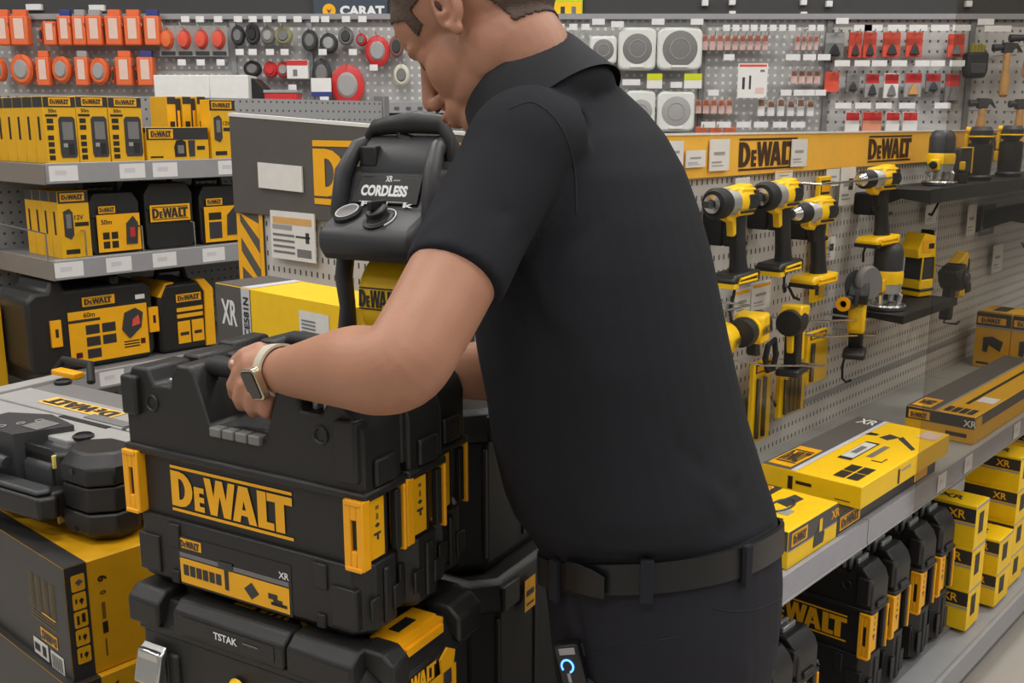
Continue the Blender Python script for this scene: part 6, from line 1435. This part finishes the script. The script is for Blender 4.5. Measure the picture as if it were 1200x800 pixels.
vtube(m, list(zip([S_ + Vector((.03, .03, .0)), S_, at(594, 205, 1.155), at(563, 262, 1.115), at(545, 300, 1.085), at(531, 329, 1.062)], [.060, .064, .061, .058, .0565, .0555])), SHIRT, 32)
FS = at(694, 150, 1.455)
m.tube([FS + Vector((-.02, -.05, 0)), FS, at(690, 230, 1.475), at(672, 300, 1.465)], [.060, .064, .062, .058], SHIRT, 28)
m.tube([S_ + Vector((.02, .03, .01)), at(655, 118, 1.31), FS + Vector((0, -.03, .01))], [.056, .068, .056], SHIRT, 24)
m.tube([at(600, 175, 1.20), at(590, 190, 1.33), at(640, 185, 1.45)], [.055, .06, .055], SHIRT, 24)
m.ell(at(655, 112, 1.305), (.056, .075, .040), SHIRT); m.ell(at(640, 120, 1.27), (.05, .06, .040), SHIRT)
m.ell(cb - na * .060, (.094, .100, .036), SHIRT, 32, 16, Rm=Matrix((c1, c2, na)).transposed())
shirt = fuse(m, 'polo_shirt', .0045, SHIRT, man, 10, .5)
# cloth folds: shallow creases running down from the armpit and across the back
def fold(p, a, b, wid, amp):
    ab = b - a; t = max(0, min(1, (p - a).dot(ab) / ab.length_squared)); d = (p - (a + ab * t)).length
    return 1.3 * amp * math.exp(-(d / wid) ** 2) * sin(pi * min(1, max(0, .15 + .7 * t)))
folds = [(at(600, 330, 1.14), at(700, 470, 1.13), .012, -.004), (at(618, 320, 1.14), at(720, 440, 1.13), .012, .003), (at(600, 360, 1.14), at(830, 560, 1.16), .016, -.003), (at(690, 470, 1.14), at(860, 600, 1.18), .014, .003),
         (at(625, 330, 1.13), at(660, 250, 1.13), .012, -.002), (at(640, 300, 1.13), at(700, 260, 1.14), .012, -.003), (at(500, 270, 1.06), at(580, 225, 1.09), .010, .003), (at(495, 290, 1.05), at(590, 250, 1.07), .009, -.003), (at(550, 320, 1.04), at(610, 270, 1.09), .010, -.003),
         (at(640, 560, 1.18), at(700, 630, 1.18), .012, -.004), (at(720, 590, 1.17), at(800, 625, 1.18), .012, .003), (at(800, 600, 1.18), at(890, 560, 1.22), .012, -.003), (at(650, 600, 1.18), at(760, 560, 1.17), .014, .003), (at(700, 130, 1.26), at(660, 200, 1.20), .008, -.002)]
sm = shirt.data
for v in sm.vertices:
    dsp = sum(fold(v.co, *f) for f in folds)
    if abs(dsp) > 1e-5: v.co += v.normal * dsp
# shoulder seam and sleeve hem
def surf_pts(bvh, pxs, off=.001):
    out = []
    for px, py in pxs:
        r = ray(px, py); h = bvh.ray_cast(Vector((0, 0, CAMZ)), r.normalized())
        if h[0] is not None: out.append(h[0] + h[1] * off)
    return out
sb = BVHTree.FromPolygons([v.co for v in sm.vertices], [tuple(p.vertices) for p in sm.polygons])
SEAM = mat('shirt_seam', S(32, 33, 37), .85)
q = surf_pts(sb, spline([(596, 128), (625, 120), (655, 145), (672, 190), (676, 250)]), .0)
if len(q) > 3: M().tube(q, .0012, SEAM, 6).build('sleeve_seam', shirt)
# collar: a folded band round the neck
def cring(off, ra, rb, n=48, drop=0):
    return [cb + na * (off - drop * max(0, -cos(2 * pi * i / n))) + c1 * ra * cos(2 * pi * i / n) + c2 * rb * sin(2 * pi * i / n) for i in range(n)]
m = M(); rr = [cring(-.066, .100, .106), cring(-.048, .096, .101), cring(-.028, .091, .095), cring(-.002, .086, .089), cring(.006, .083, .086), cring(.006, .080, .083), cring(-.004, .079, .082), cring(-.05, .082, .086)]
m.loft(rr, mat('collar_knit', S(28, 29, 33), .85, bump=.3, bscale=800), cap=False); m.build('collar', shirt, smooth=True, ang=60)

# ---- trousers
m = M()
R_ = [(604, 652, 900, 1.32), (622, 642, 912, 1.32), (650, 642, 916, 1.32), (690, 646, 919, 1.325), (730, 650, 917, 1.33), (770, 655, 911, 1.33), (810, 660, 903, 1.33), (840, 668, 896, 1.33)]
m.loft([sil(*q, tilt=(.10, .26) if q[0] < 660 else 0) for q in R_], TRS)
for L_ in legs:
    m.tube([L_[0] + Vector((0, 0, -.02)), L_[1], L_[2], L_[3], L_[4] + Vector((0, 0, .02)), L_[4] + Vector((0, 0, -.01))], [.098, .094, .080, .074, .070, .068], TRS, 26)
trs = fuse(m, 'trousers', .005, TRS, man, 10, .5)
tm = trs.data
tf = [(at(690, 760, 1.18), at(800, 745, 1.17), .012, -.003), (at(780, 700, 1.17), at(915, 660, 1.25), .012, -.003), (at(670, 700, 1.18), at(690, 790, 1.18), .010, -.004), (at(800, 720, 1.17), at(880, 790, 1.2), .014, .003)]
for v in tm.vertices:
    dsp = sum(fold(v.co, *f) for f in tf)
    if abs(dsp) > 1e-5: v.co += v.normal * dsp
tb = BVHTree.FromPolygons([v.co for v in tm.vertices], [tuple(p.vertices) for p in tm.polygons])
q = surf_pts(tb, spline([(800, 745), (760, 752), (720, 760), (694, 765)]), .0)
if len(q) > 3: M().tube(q, .0011, SEAM, 6).build('pocket_welt', trs)
q = surf_pts(tb, spline([(918, 700), (890, 712), (860, 716), (836, 712)]), .0)
if len(q) > 3: M().tube(q, .0010, SEAM, 6).build('yoke_seam', trs)
# belt
def belt_ring(py, g): return sil(py, 640, 914, 1.32, grow=g, tilt=(.10, .26), n=64)
m = M(); m.loft([belt_ring(626, .001), belt_ring(627, .0065), belt_ring(658, .0065), belt_ring(659, .001)], LTH, cap=False); m.build('belt', man, ang=50)
belt_o = m
bb = BVHTree.FromPolygons(m.v, [tuple(f) for f in m.f])
for px, py0, py1, wd in ((758, 652, 706, 15), (873, 632, 690, 13), (652, 650, 706, 14)):
    r = ray(px, (py0 + py1) / 2); h = bb.ray_cast(Vector((0, 0, CAMZ)), r.normalized())
    if h[0] is None: h = tb.ray_cast(Vector((0, 0, CAMZ)), r.normalized())
    if h[0] is None: continue
    nrm_ = Vector((h[1].x, h[1].y, 0)).normalized()
    if nrm_.dot(Vector((0, -1, 0))) < 0: nrm_ = -nrm_
    o = M().bx(-wd / 2 * .00105, wd / 2 * .00105, -.004, .004, -.028, .026, TRS).build('belt_loop', trs, .001)
    o.location = h[0] + nrm_ * .003; o.rotation_euler = (0, 0, atan2(nrm_.y, nrm_.x) + pi / 2)
q = [p + (Vector((0, 0, CAMZ)) - p).normalized() * .006 for p in surf_pts(bb, [(662, 672), (676, 675), (692, 680), (708, 684)], 0)]
if len(q) == 4:
    up = Vector((0, 0, 1)); m = M(); top = [p + up * w_ for p, w_ in zip(q, (.018, .018, .016, .010))]; bot = [p - up * w_ for p, w_ in zip(q, (.019, .020, .020, .018))]
    off = Vector((0, -.004, 0)); vs = top + bot + [v + off for v in top] + [v + off for v in bot]
    fs = [(i, i + 1, i + 5, i + 4) for i in range(3)] + [(i + 8, i + 12, i + 13, i + 9) for i in range(3)] + [(i, i + 8, i + 9, i + 1) for i in range(3)] + [(i + 4, i + 5, i + 13, i + 12) for i in range(3)] + [(3, 11, 15, 7), (0, 4, 12, 8)]
    m.add(vs, fs, LTH); m.build('belt_tip', man, .0008)
# shoes
for L_ in legs:
    a_ = L_[-1].copy(); a_.z = 0
    m = M(); secs = []
    for f, wv, h in ((-.07, .030, .05), (-.05, .038, .085), (.0, .040, .095), (.06, .042, .075), (.12, .046, .055), (.17, .042, .045), (.20, .024, .030)):
        c_ = a_ + fB * f; secs.append([c_ + wB_ * wv * cos(t) + Vector((0, 0, .004 + h / 2 + h / 2 * sin(t))) for t in [2 * pi * i / 20 for i in range(20)]])
    m.loft(secs, LTH); m.build('shoe', man)
# ---- watch
ax = (at(358, 434, 1.14) - at(322, 434, 1.19)).normalized(); wc = at(327, 434.5, 1.186)
nw = Vector((-.74, -.58, -.28)); nw = (nw - ax * nw.dot(ax)).normalized(); tw = ax.cross(nw)
wt = bpy.data.objects.new('wristwatch', None); C.objects.link(wt); wt.parent = man; wt.empty_display_size = .02
STR = mat('pale_watch_strap', S(196, 186, 168), .6); m = M(); rw = .0305
for s0 in (0,):
    secs = []
    for i in range(40):
        a = 2 * pi * i / 40; c_ = wc + (nw * cos(a) + tw * sin(a)) * rw; o_ = (nw * cos(a) + tw * sin(a))
        secs.append([c_ - ax * .011 - o_ * .001, c_ - ax * .011 + o_ * .0022, c_ + ax * .011 + o_ * .0022, c_ + ax * .011 - o_ * .001])
    secs.append(secs[0]); m.loft(secs, STR, cap=False)
m.build('strap', wt, ang=50)
RW = Matrix((tw, -nw, ax)).transposed().to_4x4()      # local x along strap, y inward, z along the arm
def wp_(): return Matrix.Translation(wc + nw * (rw + .0045)) @ RW
m = M(); m.T = wp_(); pts = []
for cx, cz, a0 in ((.014, .011, 0), (-.014, .011, 90), (-.014, -.011, 180), (.014, -.011, 270)): pts += [(cx + .006 * cos(R(a0 + 22.5 * k)), cz + .006 * sin(R(a0 + 22.5 * k))) for k in range(5)]
m.prism(pts, 'y', -.005, .005, mat('watch_case_champagne', S(205, 190, 165), .25, metal=.9)); m.build('watch_case', wt, .0015, 3)
m = M(); m.T = wp_(); m.prism([(x * .86, z * .84) for x, z in pts], 'y', -.0062, -.0045, mat('black_watch_glass', S(22, 20, 16), .08)); m.build('watch_screen', wt, .0008)
# ---- clip-on transmitter at the pocket
r = ray(672, 768); h = tb.ray_cast(Vector((0, 0, CAMZ)), r.normalized()); hp_ = h[0] if h[0] is not None else at(672, 768, 1.19)
t = thing('radio_transmitter', 'small black transmitter with glowing blue ring clipped to the trousers', 'transmitter', hp_ + Vector((-.004, -.012, 0)), R(-18), ry=R(-14))
M().bx(-.017, .017, -.010, .010, -.030, .026, BLKG).build('housing', t, .004, 3)
M().bx(-.009, .012, -.0112, -.0098, .013, .022, LGR).build('silver_button', t, .001)
m = M(); m.tube([(-.002 + .0075 * cos(a), -.0112, -.002 + .0085 * sin(a)) for a in [i * pi / 12 - 1.3 for i in range(20)]], .0013, mat('blue_led', S(60, 130, 255), .4, emit=(.08, .3, 1), es=3), 6); m.build('glowing_ring', t)
M().bx(-.005, -.001, -.0108, -.0098, -.024, -.012, LGR).build('small_print', t)
M().tube([(.012, .0, -.024), (.022, .0, -.034), (.034, .006, -.050), (.04, .012, -.075)], .003, BLK2, 8).build('cable', t)
M().bx(.006, .020, .004, .014, .0, .02, BLK2).build('belt_clip', t, .003)
